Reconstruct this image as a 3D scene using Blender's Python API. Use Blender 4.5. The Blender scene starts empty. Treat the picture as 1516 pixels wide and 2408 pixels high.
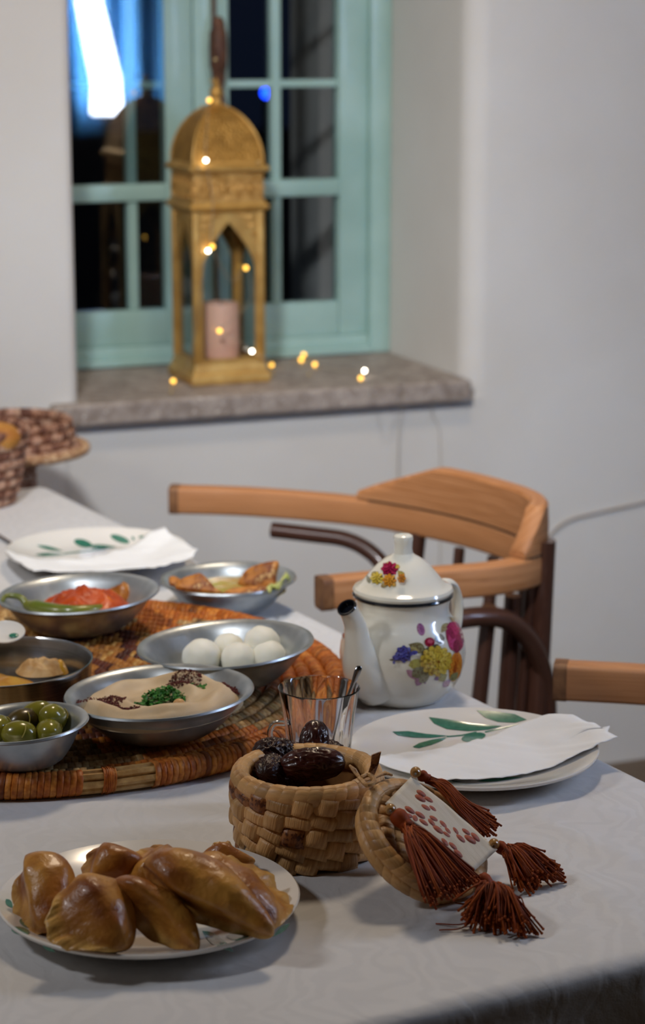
import bpy, bmesh, math, random
from mathutils import Vector, Matrix, noise
R = math.radians
PI = math.pi
random.seed(11)
sc = bpy.context.scene
COL = sc.collection

# ------------------------------------------------------------------ camera, world, light, exposure
FPX, CX, CY, HC = 5200.0, 758.0, 1204.0, 1.45
PITCH = math.atan(1154 / FPX)
cd = bpy.data.cameras.new('camera')
cam = bpy.data.objects.new('camera', cd); COL.objects.link(cam)
cam.location = (0, 0, HC); cam.rotation_euler = (PI / 2 - PITCH, 0, 0)
cd.sensor_fit = 'VERTICAL'; cd.sensor_height = 36; cd.sensor_width = 36 * 1516 / 2408
cd.lens = 36 * FPX / 2408
cd.clip_start = .05; cd.clip_end = 200
cd.dof.use_dof = True; cd.dof.focus_distance = 1.93; cd.dof.aperture_fstop = 6.6
sc.camera = cam

sc.view_settings.view_transform = 'Standard'
sc.view_settings.look = 'None'
sc.view_settings.gamma = 1
sc.view_settings.use_curve_mapping = False
sc.view_settings.exposure = 0.0

w = bpy.data.worlds.new('night'); sc.world = w; w.use_nodes = True
w.node_tree.nodes['Background'].inputs[0].default_value = (.003, .005, .012, 1)
w.node_tree.nodes['Background'].inputs[1].default_value = 1.0

def area_light(name, loc, aim, size, power, color, size_y=None, spread=180):
    ld = bpy.data.lights.new(name, 'AREA'); ld.energy = power; ld.color = color
    ld.spread = R(spread); ld.shape = 'RECTANGLE' if size_y else 'DISK'; ld.size = size
    if size_y: ld.size_y = size_y
    o = bpy.data.objects.new(name, ld); COL.objects.link(o); o.location = loc
    o.rotation_euler = (Vector(aim) - Vector(loc)).to_track_quat('-Z', 'Y').to_euler()
    return o
# a lamp left of the table and an added fill light pooling on the window wall (cool), a ceiling lamp above the far half of the table (warm)
area_light('lamp_left_of_table', (-1.25, 1.5, 1.95), (.1, 2.6, .75), .22, 6.5, (.95, .96, 1.0))
area_light('wall_fill_light', (-.35, 1.3, 2.35), (.10, 3.9, .75), .2, 6, (.96, .97, 1.0), spread=62)
area_light('ceiling_lamp', (.15, 2.95, 2.6), (.05, 2.5, .7), .35, 14, (1.0, .80, .58))

# ------------------------------------------------------------------ helpers
FW = Vector((0, math.cos(PITCH), -math.sin(PITCH)))
UP = Vector((0, math.sin(PITCH), math.cos(PITCH)))
RT = Vector((1, 0, 0))
CAMP = Vector((0, 0, HC))
def ray(px, py): return FW + RT * ((px - CX) / FPX) + UP * (-(py - CY) / FPX)
def at(px, py, z):                       # point of the place at height z seen at a pixel
    d = ray(px, py); return CAMP + d * ((z - HC) / d.z)
def on_plane(px, py, p, n):
    d = ray(px, py); p = Vector(p); n = Vector(n)
    return CAMP + d * ((p - CAMP).dot(n) / d.dot(n))

def lin(c):
    if isinstance(c, str):
        c = c.lstrip('#'); c = [int(c[i:i + 2], 16) / 255 for i in (0, 2, 4)]
    return tuple((v / 12.92 if v <= .04045 else ((v + .055) / 1.055) ** 2.4) for v in c[:3]) + (1,)

class MB:
    def __init__(s): s.v = []; s.f = []; s.c = []; s.p = []
    def vert(s, co, c=(1, 1, 1, 1), p=(0, 0, 0)):
        s.v.append(tuple(co)); s.c.append(c); s.p.append(tuple(p)); return len(s.v) - 1
    def add(s, vs, fs, c=(1, 1, 1, 1), xf=None):
        b = len(s.v)
        for co in vs:
            co = Vector(co)
            if xf is not None: co = xf @ co
            s.vert(co, c)
        for f in fs: s.f.append(tuple(b + i for i in f))
        return s
    def box(s, lo, hi, xf=None, c=(1, 1, 1, 1), bev=0):
        x0, y0, z0 = lo; x1, y1, z1 = hi
        if bev:
            b = bev; vs = []; 
            bm = bmesh.new()
            r = bmesh.ops.create_cube(bm, size=1)
            for v in bm.verts:
                v.co = Vector(((x0 + x1) / 2 + v.co.x * (x1 - x0), (y0 + y1) / 2 + v.co.y * (y1 - y0), (z0 + z1) / 2 + v.co.z * (z1 - z0)))
            bmesh.ops.bevel(bm, geom=bm.edges[:], offset=b, segments=2, affect='EDGES', profile=.5)
            bm.verts.index_update()
            vs = [v.co.copy() for v in bm.verts]; fs = [[v.index for v in f.verts] for f in bm.faces]
            bm.free()
            return s.add(vs, fs, c, xf)
        vs = [(x0, y0, z0), (x1, y0, z0), (x1, y1, z0), (x0, y1, z0), (x0, y0, z1), (x1, y0, z1), (x1, y1, z1), (x0, y1, z1)]
        return s.add(vs, [(0, 3, 2, 1), (4, 5, 6, 7), (0, 1, 5, 4), (1, 2, 6, 5), (2, 3, 7, 6), (3, 0, 4, 7)], c, xf)
    def lathe(s, prof, n=40, xf=None, c=(1, 1, 1, 1), closed=False, wob=None):
        b = len(s.v); m = len(prof)
        for j in range(n):
            a = 2 * PI * j / n
            for i, (r, z) in enumerate(prof):
                rr = r * (wob(a, i) if wob else 1)
                co = Vector((rr * math.cos(a), rr * math.sin(a), z))
                if xf is not None: co = xf @ co
                s.vert(co, c, (a, i, 0))
        for j in range(n):
            k = (j + 1) % n
            for i in range(m - 1 if not closed else m):
                i2 = (i + 1) % m
                s.f.append((b + j * m + i, b + k * m + i, b + k * m + i2, b + j * m + i2))
        return s
    def tube(s, pts, rad, n=8, caps=True, c=(1, 1, 1, 1), cols=None, sx=1.0, upv=None, sec=None, xf=None):
        pts = [Vector(p) for p in pts]; m = len(pts); b = len(s.v)
        L = 0; prev = None; fr = None
        for i, p in enumerate(pts):
            t = (pts[min(i + 1, m - 1)] - pts[max(i - 1, 0)]).normalized()
            if upv is not None:
                nrm = Vector(upv); nrm = (nrm - t * nrm.dot(t)).normalized()
            elif fr is None:
                a = Vector((0, 0, 1)) if abs(t.z) < .9 else Vector((1, 0, 0))
                nrm = (a - t * a.dot(t)).normalized()
            else:
                nrm = (fr - t * fr.dot(t)).normalized()
            fr = nrm; bn = t.cross(nrm)
            if i: L += (p - pts[i - 1]).length
            r = rad[i] if isinstance(rad, (list, tuple)) else rad
            for j in range(n):
                if sec: q = sec[j]; o = nrm * (q[1] * (r)) + bn * (q[0] * r)
                else:
                    a = 2 * PI * j / n; o = nrm * (math.sin(a) * r) + bn * (math.cos(a) * r * sx)
                co = p + o
                if xf is not None: co = xf @ co
                s.vert(co, cols[i] if cols else c, (L, j / n, 0))
        for i in range(m - 1):
            for j in range(n):
                k = (j + 1) % n
                s.f.append((b + i * n + j, b + i * n + k, b + (i + 1) * n + k, b + (i + 1) * n + j))
        if caps:
            s.f.append(tuple(b + j for j in reversed(range(n)))); s.f.append(tuple(b + (m - 1) * n + j for j in range(n)))
        return s
    def ball(s, ctr, rad, nu=14, nv=9, c=(1, 1, 1, 1), fn=None, xf=None):
        ctr = Vector(ctr); b = len(s.v)
        if not isinstance(rad, (list, tuple)): rad = (rad,) * 3
        for i in range(nv + 1):
            th = PI * i / nv
            for j in range(nu):
                ph = 2 * PI * j / nu
                d = Vector((math.sin(th) * math.cos(ph), math.sin(th) * math.sin(ph), math.cos(th)))
                k = fn(d) if fn else 1
                co = ctr + Vector((d.x * rad[0], d.y * rad[1], d.z * rad[2])) * k
                if xf is not None: co = xf @ co
                s.vert(co, c, d)
        for i in range(nv):
            for j in range(nu):
                k = (j + 1) % nu
                s.f.append((b + i * nu + j, b + (i + 1) * nu + j, b + (i + 1) * nu + k, b + i * nu + k))
        return s
    def grid(s, fn, nx, ny, c=(1, 1, 1, 1), wrap=False, cfn=None):
        b = len(s.v); mx = nx if wrap else nx + 1
        for j in range(ny + 1):
            for i in range(mx):
                u, v = i / nx, j / ny
                s.vert(fn(u, v), cfn(u, v) if cfn else c, (u, v, 0))
        for j in range(ny):
            for i in range(nx):
                k = (i + 1) % mx if wrap else i + 1
                s.f.append((b + j * mx + i, b + j * mx + k, b + (j + 1) * mx + k, b + (j + 1) * mx + i))
        return s
    def prism(s, poly, t0, t1, xf=None, c=(1, 1, 1, 1)):       # poly in x,z ; extruded along y
        n = len(poly)
        vs = [(x, t0, z) for x, z in poly] + [(x, t1, z) for x, z in poly]
        fs = [tuple(range(n)), tuple(reversed(range(n, 2 * n)))] + [(i, i + n, (i + 1) % n + n, (i + 1) % n) for i in range(n)]
        return s.add(vs, fs, c, xf)
    def mesh(s, name, smooth=True, angle=40, merge=False):
        me = bpy.data.meshes.new(name); me.from_pydata(s.v, [], s.f)
        a = me.attributes.new('Col', 'FLOAT_COLOR', 'POINT'); a.data.foreach_set('color', [x for c in s.c for x in c])
        a = me.attributes.new('P', 'FLOAT_VECTOR', 'POINT'); a.data.foreach_set('vector', [x for c in s.p for x in c])
        if merge:
            bm = bmesh.new(); bm.from_mesh(me); bmesh.ops.remove_doubles(bm, verts=bm.verts, dist=merge if merge is not True else 1e-6)
            bmesh.ops.recalc_face_normals(bm, faces=bm.faces); bm.to_mesh(me); bm.free()
        me.validate(); me.update()
        if smooth:
            me.polygons.foreach_set('use_smooth', [True] * len(me.polygons))
            if angle: me.set_sharp_from_angle(angle=R(angle))
        return me

def obj(name, mb, m, parent=None, loc=None, smooth=True, angle=40, kind=None, label=None, merge=False):
    me = mb.mesh(name, smooth, angle, merge) if isinstance(mb, MB) else mb
    if isinstance(mb, MB) or not me.materials: me.materials.append(m)
    o = bpy.data.objects.new(name, me); COL.objects.link(o)
    if parent: o.parent = parent
    if loc is not None: o.location = loc
    if kind: o['kind'] = kind
    if label: o['label'] = label
    return o
def tag(o, label, cat, group=None, kind=None):
    o['label'] = label; o['category'] = cat
    if group: o['group'] = group
    if kind: o['kind'] = kind
    return o
def thing(name, label, cat, loc=(0, 0, 0), rotz=0, group=None):
    o = bpy.data.objects.new(name, None); COL.objects.link(o); o.empty_display_size = .05
    o.location = loc; o.rotation_euler = (0, 0, rotz)
    return tag(o, label, cat, group)
def struct(name, mb, m, parent=None, label=None, **k):
    o = obj(name, mb, m, parent, **k)
    if parent is None: o['kind'] = 'structure'; o['category'] = name.split('_')[0]
    if label: o['label'] = label
    return o
def copy_tree(o, parent=None):
    c = o.copy(); COL.objects.link(c)
    if parent: c.parent = parent
    for ch in list(o.children): copy_tree(ch, c)
    return c
def spline(pts, n):                       # Catmull-Rom through points
    P = [Vector(p) for p in pts]; P = [P[0] * 2 - P[1]] + P + [P[-1] * 2 - P[-2]]; out = []
    for i in range(1, len(P) - 2):
        for k in range(n):
            t = k / n; a, b, c, d = P[i - 1], P[i], P[i + 1], P[i + 2]
            out.append(.5 * ((2 * b) + (c - a) * t + (2 * a - 5 * b + 4 * c - d) * t * t + (3 * b - a - 3 * c + d) * t ** 3))
    out.append(P[-2]); return out
def frame(x, y, o):                       # matrix with x axis, approximate y axis and origin
    x = Vector(x).normalized(); y = Vector(y); y = (y - x * y.dot(x)).normalized(); z = x.cross(y)
    m = Matrix((x, y, z)).transposed().to_4x4(); m.translation = Vector(o); return m
def nz(p, s=1.0): return noise.noise(Vector(p) * s)

# ------------------------------------------------------------------ materials
def mat(name, col, rough=.5, metal=0., col2=None, scale=20, detail=4, ramp=(.35, .65), stretch=(1, 1, 1), coords='object',
        bump=0., bscale=None, bdist=.001, spec=.5, coat=0., sss=0., sheen=0., attr=False, rand=0., trans=0., ior=1.45,
        bstretch=None, emit=None, estr=1., rvar=0., btype='noise', spots=None, alpha=1.):
    m = bpy.data.materials.new(name); m.use_nodes = True; nt = m.node_tree; N = nt.nodes; Lk = nt.links
    b = N['Principled BSDF']
    tc = N.new('ShaderNodeTexCoord')
    if coords == 'P':
        at_ = N.new('ShaderNodeAttribute'); at_.attribute_name = 'P'; vec = at_.outputs['Vector']
    else: vec = tc.outputs['Object']
    def mapped(st):
        mp = N.new('ShaderNodeMapping'); mp.inputs['Scale'].default_value = st; Lk.new(vec, mp.inputs['Vector']); return mp.outputs[0]
    base = None
    c1 = lin(col)
    if attr:
        a = N.new('ShaderNodeAttribute'); a.attribute_name = 'Col'; base = a.outputs['Color']
    else:
        rgb = N.new('ShaderNodeRGB'); rgb.outputs[0].default_value = c1; base = rgb.outputs[0]
    fac = None
    if col2 is not None:
        t = N.new('ShaderNodeTexNoise'); t.inputs['Scale'].default_value = scale; t.inputs['Detail'].default_value = detail
        Lk.new(mapped(stretch), t.inputs['Vector'])
        rp = N.new('ShaderNodeMapRange'); rp.inputs[1].default_value = ramp[0]; rp.inputs[2].default_value = ramp[1]
        Lk.new(t.outputs['Fac'], rp.inputs[0]); fac = rp.outputs[0]
        mx = N.new('ShaderNodeMix'); mx.data_type = 'RGBA'
        Lk.new(fac, mx.inputs[0]); Lk.new(base, mx.inputs[6])
        if attr:
            ml = N.new('ShaderNodeMix'); ml.data_type = 'RGBA'; ml.blend_type = 'MULTIPLY'; ml.inputs[0].default_value = 1
            Lk.new(base, ml.inputs[6]); ml.inputs[7].default_value = lin(col2); Lk.new(ml.outputs[2], mx.inputs[7])
        else: mx.inputs[7].default_value = lin(col2)
        base = mx.outputs[2]
    if spots:                              # (colour, scale, threshold lo, hi)
        t = N.new('ShaderNodeTexNoise'); t.inputs['Scale'].default_value = spots[1]; t.inputs['Detail'].default_value = 6
        t.inputs['Roughness'].default_value = .65
        Lk.new(mapped(spots[4] if len(spots) > 4 else (1, 1, 1)), t.inputs['Vector'])
        rp = N.new('ShaderNodeMapRange'); rp.inputs[1].default_value = spots[2]; rp.inputs[2].default_value = spots[3]
        Lk.new(t.outputs['Fac'], rp.inputs[0])
        mx = N.new('ShaderNodeMix'); mx.data_type = 'RGBA'; Lk.new(rp.outputs[0], mx.inputs[0]); Lk.new(base, mx.inputs[6])
        mx.inputs[7].default_value = lin(spots[0]); base = mx.outputs[2]
    if rand:
        oi = N.new('ShaderNodeObjectInfo'); hs = N.new('ShaderNodeHueSaturation')
        rp = N.new('ShaderNodeMapRange'); rp.inputs[3].default_value = 1 - rand; rp.inputs[4].default_value = 1 + rand * .5
        Lk.new(oi.outputs['Random'], rp.inputs[0]); Lk.new(rp.outputs[0], hs.inputs['Value']); Lk.new(base, hs.inputs['Color']); base = hs.outputs[0]
    Lk.new(base, b.inputs['Base Color'])
    b.inputs['Roughness'].default_value = rough; b.inputs['Metallic'].default_value = metal
    if rvar:
        t = N.new('ShaderNodeTexNoise'); t.inputs['Scale'].default_value = scale * 1.7; t.inputs['Detail'].default_value = 5
        Lk.new(mapped(stretch), t.inputs['Vector'])
        rp = N.new('ShaderNodeMapRange'); rp.inputs[3].default_value = max(0, rough - rvar); rp.inputs[4].default_value = rough + rvar
        Lk.new(t.outputs['Fac'], rp.inputs[0]); Lk.new(rp.outputs[0], b.inputs['Roughness'])
    b.inputs['Specular IOR Level'].default_value = spec; b.inputs['IOR'].default_value = ior
    b.inputs['Coat Weight'].default_value = coat; b.inputs['Coat Roughness'].default_value = .06
    b.inputs['Sheen Weight'].default_value = sheen; b.inputs['Transmission Weight'].default_value = trans
    b.inputs['Alpha'].default_value = alpha
    if sss:
        b.inputs['Subsurface Weight'].default_value = sss; b.inputs['Subsurface Radius'].default_value = (.01, .006, .003)
        b.inputs['Subsurface Scale'].default_value = .5
    if bump:
        if btype == 'noise':
            t = N.new('ShaderNodeTexNoise'); t.inputs['Detail'].default_value = 5; out = t.outputs['Fac']
        elif btype == 'voronoi':
            t = N.new('ShaderNodeTexVoronoi'); out = t.outputs['Distance']
        else:
            t = N.new('ShaderNodeTexWave'); t.inputs['Distortion'].default_value = 2; out = t.outputs['Fac']
        t.inputs['Scale'].default_value = bscale or scale
        Lk.new(mapped(bstretch or stretch), t.inputs['Vector'])
        bp = N.new('ShaderNodeBump'); bp.inputs['Strength'].default_value = bump; bp.inputs['Distance'].default_value = bdist
        Lk.new(out, bp.inputs['Height']); Lk.new(bp.outputs[0], b.inputs['Normal'])
    if emit:
        b.inputs['Emission Color'].default_value = lin(emit); b.inputs['Emission Strength'].default_value = estr
    return m

M = {}
M['plaster'] = mat('white plaster', '#d9d7d3', .85, col2='#cdc9c3', scale=1.6, bump=.25, bscale=22, bdist=.004)
M['ceiling'] = mat('ceiling boards', '#8d7a66', .8, col2='#776450', scale=2)
M['wall_rough'] = mat('rough stone wall', '#6f6860', .9, col2='#59524a', scale=3, bump=.5, bscale=9, bdist=.02)
M['floor'] = mat('floor tile', '#6f5f4e', .5, col2='#5a4a38', scale=5, rvar=.1)
M['teal'] = mat('teal paint', '#a9c9c3', .42, col2='#98bab3', scale=6, bump=.1, bscale=30, coat=.15)
M['stone'] = mat('sill stone', '#a79b92', .6, col2='#85786f', scale=38, detail=8, bump=.5, bscale=90, bdist=.002, spots=('#cfc4ba', 120, .58, .66))
M['gold'] = mat('lantern gold', '#cfa55c', .42, .5, col2='#b58a46', scale=28, bump=.25, bscale=140, bdist=.0015, rvar=.1)
M['gold_mesh'] = mat('pierced gold', '#bb8c42', .46, .5, col2='#9a7030', scale=40, bump=1.0, bscale=210, bdist=.003, btype='voronoi')
M['gold_relief'] = mat('relief gold', '#dcae66', .42, .5, col2='#a97c3a', scale=60, bump=.8, bscale=130, bdist=.004)
M['candle'] = mat('candle wax', '#efc0a6', .5, col2='#e6b298', scale=10, sss=.2)
M['wick'] = mat('wick', '#2a211c', .9)
M['rust'] = mat('rusty bolt', '#6a4634', .55, .2, col2='#4b2f22', scale=40, bump=.4, bscale=80)
M['wire'] = mat('fine wire', '#b9a98f', .4, .6)
M['bulb'] = mat('fairy bulb', '#ffcf70', .15, 0, emit='#ffc24a', estr=3.2)
M['bulb_w'] = mat('fairy bulb bright', '#ffffff', .15, 0, emit='#fff2dc', estr=14)
M['bulb_b'] = mat('fairy bulb dim', '#d9c18a', .12, .5)
M['cable'] = mat('wall cable', '#b8ada0', .7)
M['cloth'] = None
M['wood_raw'] = mat('sanded wood', '#c48a5c', .5, col2='#a86e40', scale=9, stretch=(1, 6, 1), coords='P', spots=('#6b452c', 9, .62, .72, (1.2, 5, 1)), bump=.2, bscale=30, bdist=.001)
M['wood_end'] = mat('worn wood end', '#8f6440', .55, col2='#6a442a', scale=60, spots=('#3d2718', 45, .58, .64))
M['wood_dark'] = mat('dark stained wood', '#55362a', .32, col2='#3c241b', scale=14, stretch=(1, 5, 1), coords='P', coat=.3, spots=('#8d6448', 26, .64, .72))
M['table_wood'] = mat('table wood', '#7a5233', .5, col2='#5d3c22', scale=8, stretch=(6, 1, 1))
M['enamel'] = mat('cream enamel', '#eae6d8', .12, coat=.6, col2='#e4dfcf', scale=14)
M['black_enamel'] = mat('black enamel', '#10141c', .15, coat=.6)
M['print'] = mat('enamel print', '#ffffff', .16, attr=True, coat=.5)
M['print_fine'] = mat('enamel flower print', '#ffffff', .16, attr=True, coat=.5, col2='#b07a5c', scale=420, detail=5, ramp=(.5, .7))
M['porcelain'] = mat('white porcelain', '#e6e2db', .14, coat=.4)
M['leaf_print'] = mat('green leaf glaze', '#2f6f5b', .2, coat=.4, col2='#3d8069', scale=160)
M['tissue'] = mat('tissue paper', '#f1f2f2', .9, bump=.3, bscale=90, bdist=.0012, sheen=.2)
M['tin'] = mat('tinned metal', '#c6cbce', .36, .82, col2='#a3abb0', scale=26, rvar=.12, bump=.12, bscale=60, bdist=.001)
M['steel'] = mat('turned steel', '#c4c5c6', .22, 1., col2='#aeb0b1', scale=60, stretch=(.15, .15, 22), rvar=.1, bump=.12, bscale=60, bstretch=(.1, .1, 30), bdist=.0006)
M['spoon'] = mat('spoon steel', '#8d8f92', .22, 1.)
M['coil'] = mat('dyed palm coil', '#ffffff', .5, attr=True, col2='#cfb591', scale=210, detail=6, bump=.4, bscale=330, bdist=.0007, spec=.4)
M['straw'] = mat('bare straw', '#cfa86c', .5, col2='#a97c42', scale=90)
M['leaf'] = mat('palm leaf strip', '#dcae74', .38, col2='#b98850', scale=34, stretch=(9, 1, 1), rand=.28, bump=.9, bscale=60, bstretch=(12, .6, 1), bdist=.0009, spots=('#8a5228', 70, .70, .80))
M['leaf_spot'] = mat('spotted palm leaf', '#a9703a', .4, col2='#7a4520', scale=60, rand=.2, bump=.5, bscale=60, bstretch=(12, .6, 1), bdist=.0007, spots=('#4f2510', 210, .48, .56))
M['leaf_in'] = mat('basket inside', '#9a6a38', .6, col2='#6f4822', scale=40)
M['date'] = mat('date skin', '#4a2018', .3, col2='#2c110d', scale=60, bump=.6, bscale=110, bdist=.0014, coat=.15, spec=.6)
M['date_dry'] = mat('dry date skin', '#3a1a13', .4, col2='#24100c', scale=90, bump=.9, bscale=160, bdist=.0016)
M['suede'] = mat('pale suede', '#ded5c4', .9, col2='#cfc4b0', scale=24, stretch=(1, 6, 1), bump=.4, bscale=160, bdist=.0006)
M['stitch'] = mat('copper thread', '#b0583c', .5, col2='#8f3f2a', scale=400, bump=.6, bscale=700, bstretch=(1, 3, 1), bdist=.0004)
M['thread'] = mat('rust red thread', '#8e3418', .6, attr=True, spec=.25)
M['bead'] = mat('wooden bead', '#b98c52', .25, coat=.5, col2='#a2763f', scale=60)
M['pastry'] = mat('fried pastry', '#b9782f', .36, attr=True, col2='#a97c50', scale=45, detail=6, ramp=(.4, .75), bump=.75, bscale=150, bdist=.0016, coat=.10, rvar=.14)
M['hummus'] = mat('hummus', '#dcc4a1', .5, col2='#d3b78f', scale=40, bump=.2, bscale=150, bdist=.0006, sss=.1)
M['sumac'] = mat('sumac', '#6e1c1a', .7, col2='#481012', scale=300)
M['herb'] = mat('chopped parsley', '#3f8a2c', .5, col2='#27641b', scale=200, rand=.2)
M['chickpea'] = mat('chickpea', '#d9ab72', .45, sss=.1)
M['labneh'] = mat('white cheese', '#f1efe4', .55, col2='#e9e5d2', scale=30, bump=.35, bscale=90, bdist=.0012, sss=.15)
M['tomato'] = mat('cooked tomato', '#bf4a10', .4, col2='#9a330a', scale=70, bump=.8, bscale=120, bdist=.0025, coat=.08, spots=('#d9741c', 90, .58, .68))
M['pepper'] = mat('green chili skin', '#56661f', .3, col2='#74742a', scale=30, coat=.3, bump=.2, bscale=70)
M['onion'] = mat('fried onion', '#a8681e', .35, col2='#7d4513', scale=90, coat=.3, bump=.5, bscale=110, bdist=.002)
M['toast'] = mat('toasted bread', '#b9752e', .55, col2='#7a3d12', scale=70, detail=6, ramp=(.42, .58), spots=('#e2b878', 55, .56, .66), bump=.5, bscale=110, bdist=.0015)
M['crumb'] = mat('bread crumb side', '#dcb684', .75, col2='#c4965c', scale=70, bump=.4, bscale=120)
M['broth'] = mat('oily dressing', '#a9a24a', .2, col2='#b8863a', scale=40, coat=.3)
M['lettuce'] = mat('pale green leaf', '#a9b45c', .4, col2='#cfc98a', scale=50, coat=.2)
M['egg'] = mat('yellow curry', '#c2841c', .35, col2='#d9a62e', scale=40, coat=.3, bump=.3, bscale=80)
M['mash'] = mat('pale mash', '#d6b27c', .5, col2='#b07f45', scale=70, bump=.6, bscale=110, bdist=.002)
M['olive'] = mat('green olive', '#8f872c', .22, col2='#737020', scale=45, rand=.2, coat=.35)
M['olive_dark'] = mat('bruised olive', '#5a4a1c', .3, col2='#43361a', scale=45, coat=.3)
M['olive_cut'] = mat('olive slit', '#a99a4a', .5)
M['far_weave'] = mat('pale coil basket', '#ffffff', .6, attr=True, col2='#b08f77', scale=120, bump=.4, bscale=260, bdist=.001)
M['bread'] = mat('bread crust', '#c08a3e', .6, col2='#9a5f22', scale=30, bump=.4, bscale=60)
M['blue'] = mat('blue drape', '#6ab8f0', .8, col2='#4a9ad8', scale=6, stretch=(5, 5, .2))  # for the added drape that colours the window reflection
M['lampwhite'] = mat('lamp tube', '#ffffff', .4, emit='#e4ecff', estr=30)
M['lampbase'] = mat('lamp metal', '#3a3a3c', .4, .7)
M['blue_led'] = mat('blue led', '#0a2aff', .3, emit='#1440ff', estr=9)
M['outside'] = mat('outside render', '#8d8074', .9, col2='#75695e', scale=8)
M['ground'] = mat('outside ground', '#3a362f', .9, col2='#2b2823', scale=3)

def glass_thin(name, refl=1.0, tint=(1, 1, 1, 1), rough=.0):
    m = bpy.data.materials.new(name); m.use_nodes = True; nt = m.node_tree; N = nt.nodes; N.remove(N['Principled BSDF'])
    t = N.new('ShaderNodeBsdfTransparent'); t.inputs[0].default_value = tint
    g = N.new('ShaderNodeBsdfGlossy'); g.inputs['Roughness'].default_value = rough
    fr = N.new('ShaderNodeFresnel'); fr.inputs[0].default_value = 1.5
    mu = N.new('ShaderNodeMath'); mu.operation = 'MULTIPLY'; mu.use_clamp = True; mu.inputs[1].default_value = refl
    mx = N.new('ShaderNodeMixShader'); L = nt.links
    L.new(fr.outputs[0], mu.inputs[0]); L.new(mu.outputs[0], mx.inputs[0]); L.new(t.outputs[0], mx.inputs[1]); L.new(g.outputs[0], mx.inputs[2])
    L.new(mx.outputs[0], N['Material Output'].inputs[0]); return m
M['pane'] = glass_thin('window glass', 1.6, (.93, .96, .97, 1), .015)
M['pane_double'] = glass_thin('double window glass', 2.8, (.9, .94, .95, 1), .02)
M['lantern_glass'] = glass_thin('lantern glass', .8, (.99, 1, 1, 1), .02)
M['glass'] = mat('tea glass', '#ffffff', .0, trans=1., ior=1.46, spec=.5)

def cloth_material():
    m = bpy.data.materials.new('damask cloth'); m.use_nodes = True; nt = m.node_tree; N = nt.nodes; L = nt.links; b = N['Principled BSDF']
    tc = N.new('ShaderNodeTexCoord')
    def warp(scale, amount, det):
        n = N.new('ShaderNodeTexNoise'); n.inputs['Scale'].default_value = scale; n.inputs['Detail'].default_value = det
        L.new(tc.outputs['Object'], n.inputs['Vector'])
        s = N.new('ShaderNodeVectorMath'); s.operation = 'SUBTRACT'; L.new(n.outputs['Color'], s.inputs[0]); s.inputs[1].default_value = (.5, .5, .5)
        k = N.new('ShaderNodeVectorMath'); k.operation = 'SCALE'; L.new(s.outputs[0], k.inputs[0]); k.inputs['Scale'].default_value = amount
        a = N.new('ShaderNodeVectorMath'); a.operation = 'ADD'; L.new(tc.outputs['Object'], a.inputs[0]); L.new(k.outputs[0], a.inputs[1]); return a.outputs[0]
    wv = N.new('ShaderNodeTexWave'); wv.inputs['Scale'].default_value = 13; wv.inputs['Distortion'].default_value = 11; wv.inputs['Detail'].default_value = 2; wv.inputs['Detail Scale'].default_value = 1.6
    L.new(warp(11, .11, 1), wv.inputs['Vector'])
    rp = N.new('ShaderNodeMapRange'); rp.interpolation_type = 'SMOOTHSTEP'; rp.inputs[1].default_value = .1; rp.inputs[2].default_value = .9; L.new(wv.outputs['Fac'], rp.inputs[0])
    mx = N.new('ShaderNodeMix'); mx.data_type = 'RGBA'; L.new(rp.outputs[0], mx.inputs[0])
    mx.inputs[6].default_value = lin('#cfcfd0'); mx.inputs[7].default_value = lin('#d3d3d4'); L.new(mx.outputs[2], b.inputs['Base Color'])
    r2 = N.new('ShaderNodeMapRange'); r2.inputs[3].default_value = .62; r2.inputs[4].default_value = .5; L.new(rp.outputs[0], r2.inputs[0]); L.new(r2.outputs[0], b.inputs['Roughness'])
    b.inputs['Sheen Weight'].default_value = .15; b.inputs['Specular IOR Level'].default_value = .4
    fine = N.new('ShaderNodeTexNoise'); fine.inputs['Scale'].default_value = 900; fine.inputs['Detail'].default_value = 2; L.new(tc.outputs['Object'], fine.inputs['Vector'])
    wr = N.new('ShaderNodeTexNoise'); wr.inputs['Scale'].default_value = 38; wr.inputs['Detail'].default_value = 6; L.new(warp(15, .05, 2), wr.inputs['Vector'])
    ad = N.new('ShaderNodeMath'); ad.operation = 'MULTIPLY_ADD'; L.new(rp.outputs[0], ad.inputs[0]); ad.inputs[1].default_value = .12; L.new(wr.outputs['Fac'], ad.inputs[2])
    ad2 = N.new('ShaderNodeMath'); ad2.operation = 'MULTIPLY_ADD'; L.new(fine.outputs['Fac'], ad2.inputs[0]); ad2.inputs[1].default_value = .12; L.new(ad.outputs[0], ad2.inputs[2])
    bp = N.new('ShaderNodeBump'); bp.inputs['Strength'].default_value = .55; bp.inputs['Distance'].default_value = .0022
    L.new(ad2.outputs[0], bp.inputs['Height']); L.new(bp.outputs[0], b.inputs['Normal'])
    return m
M['cloth'] = cloth_material()
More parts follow.
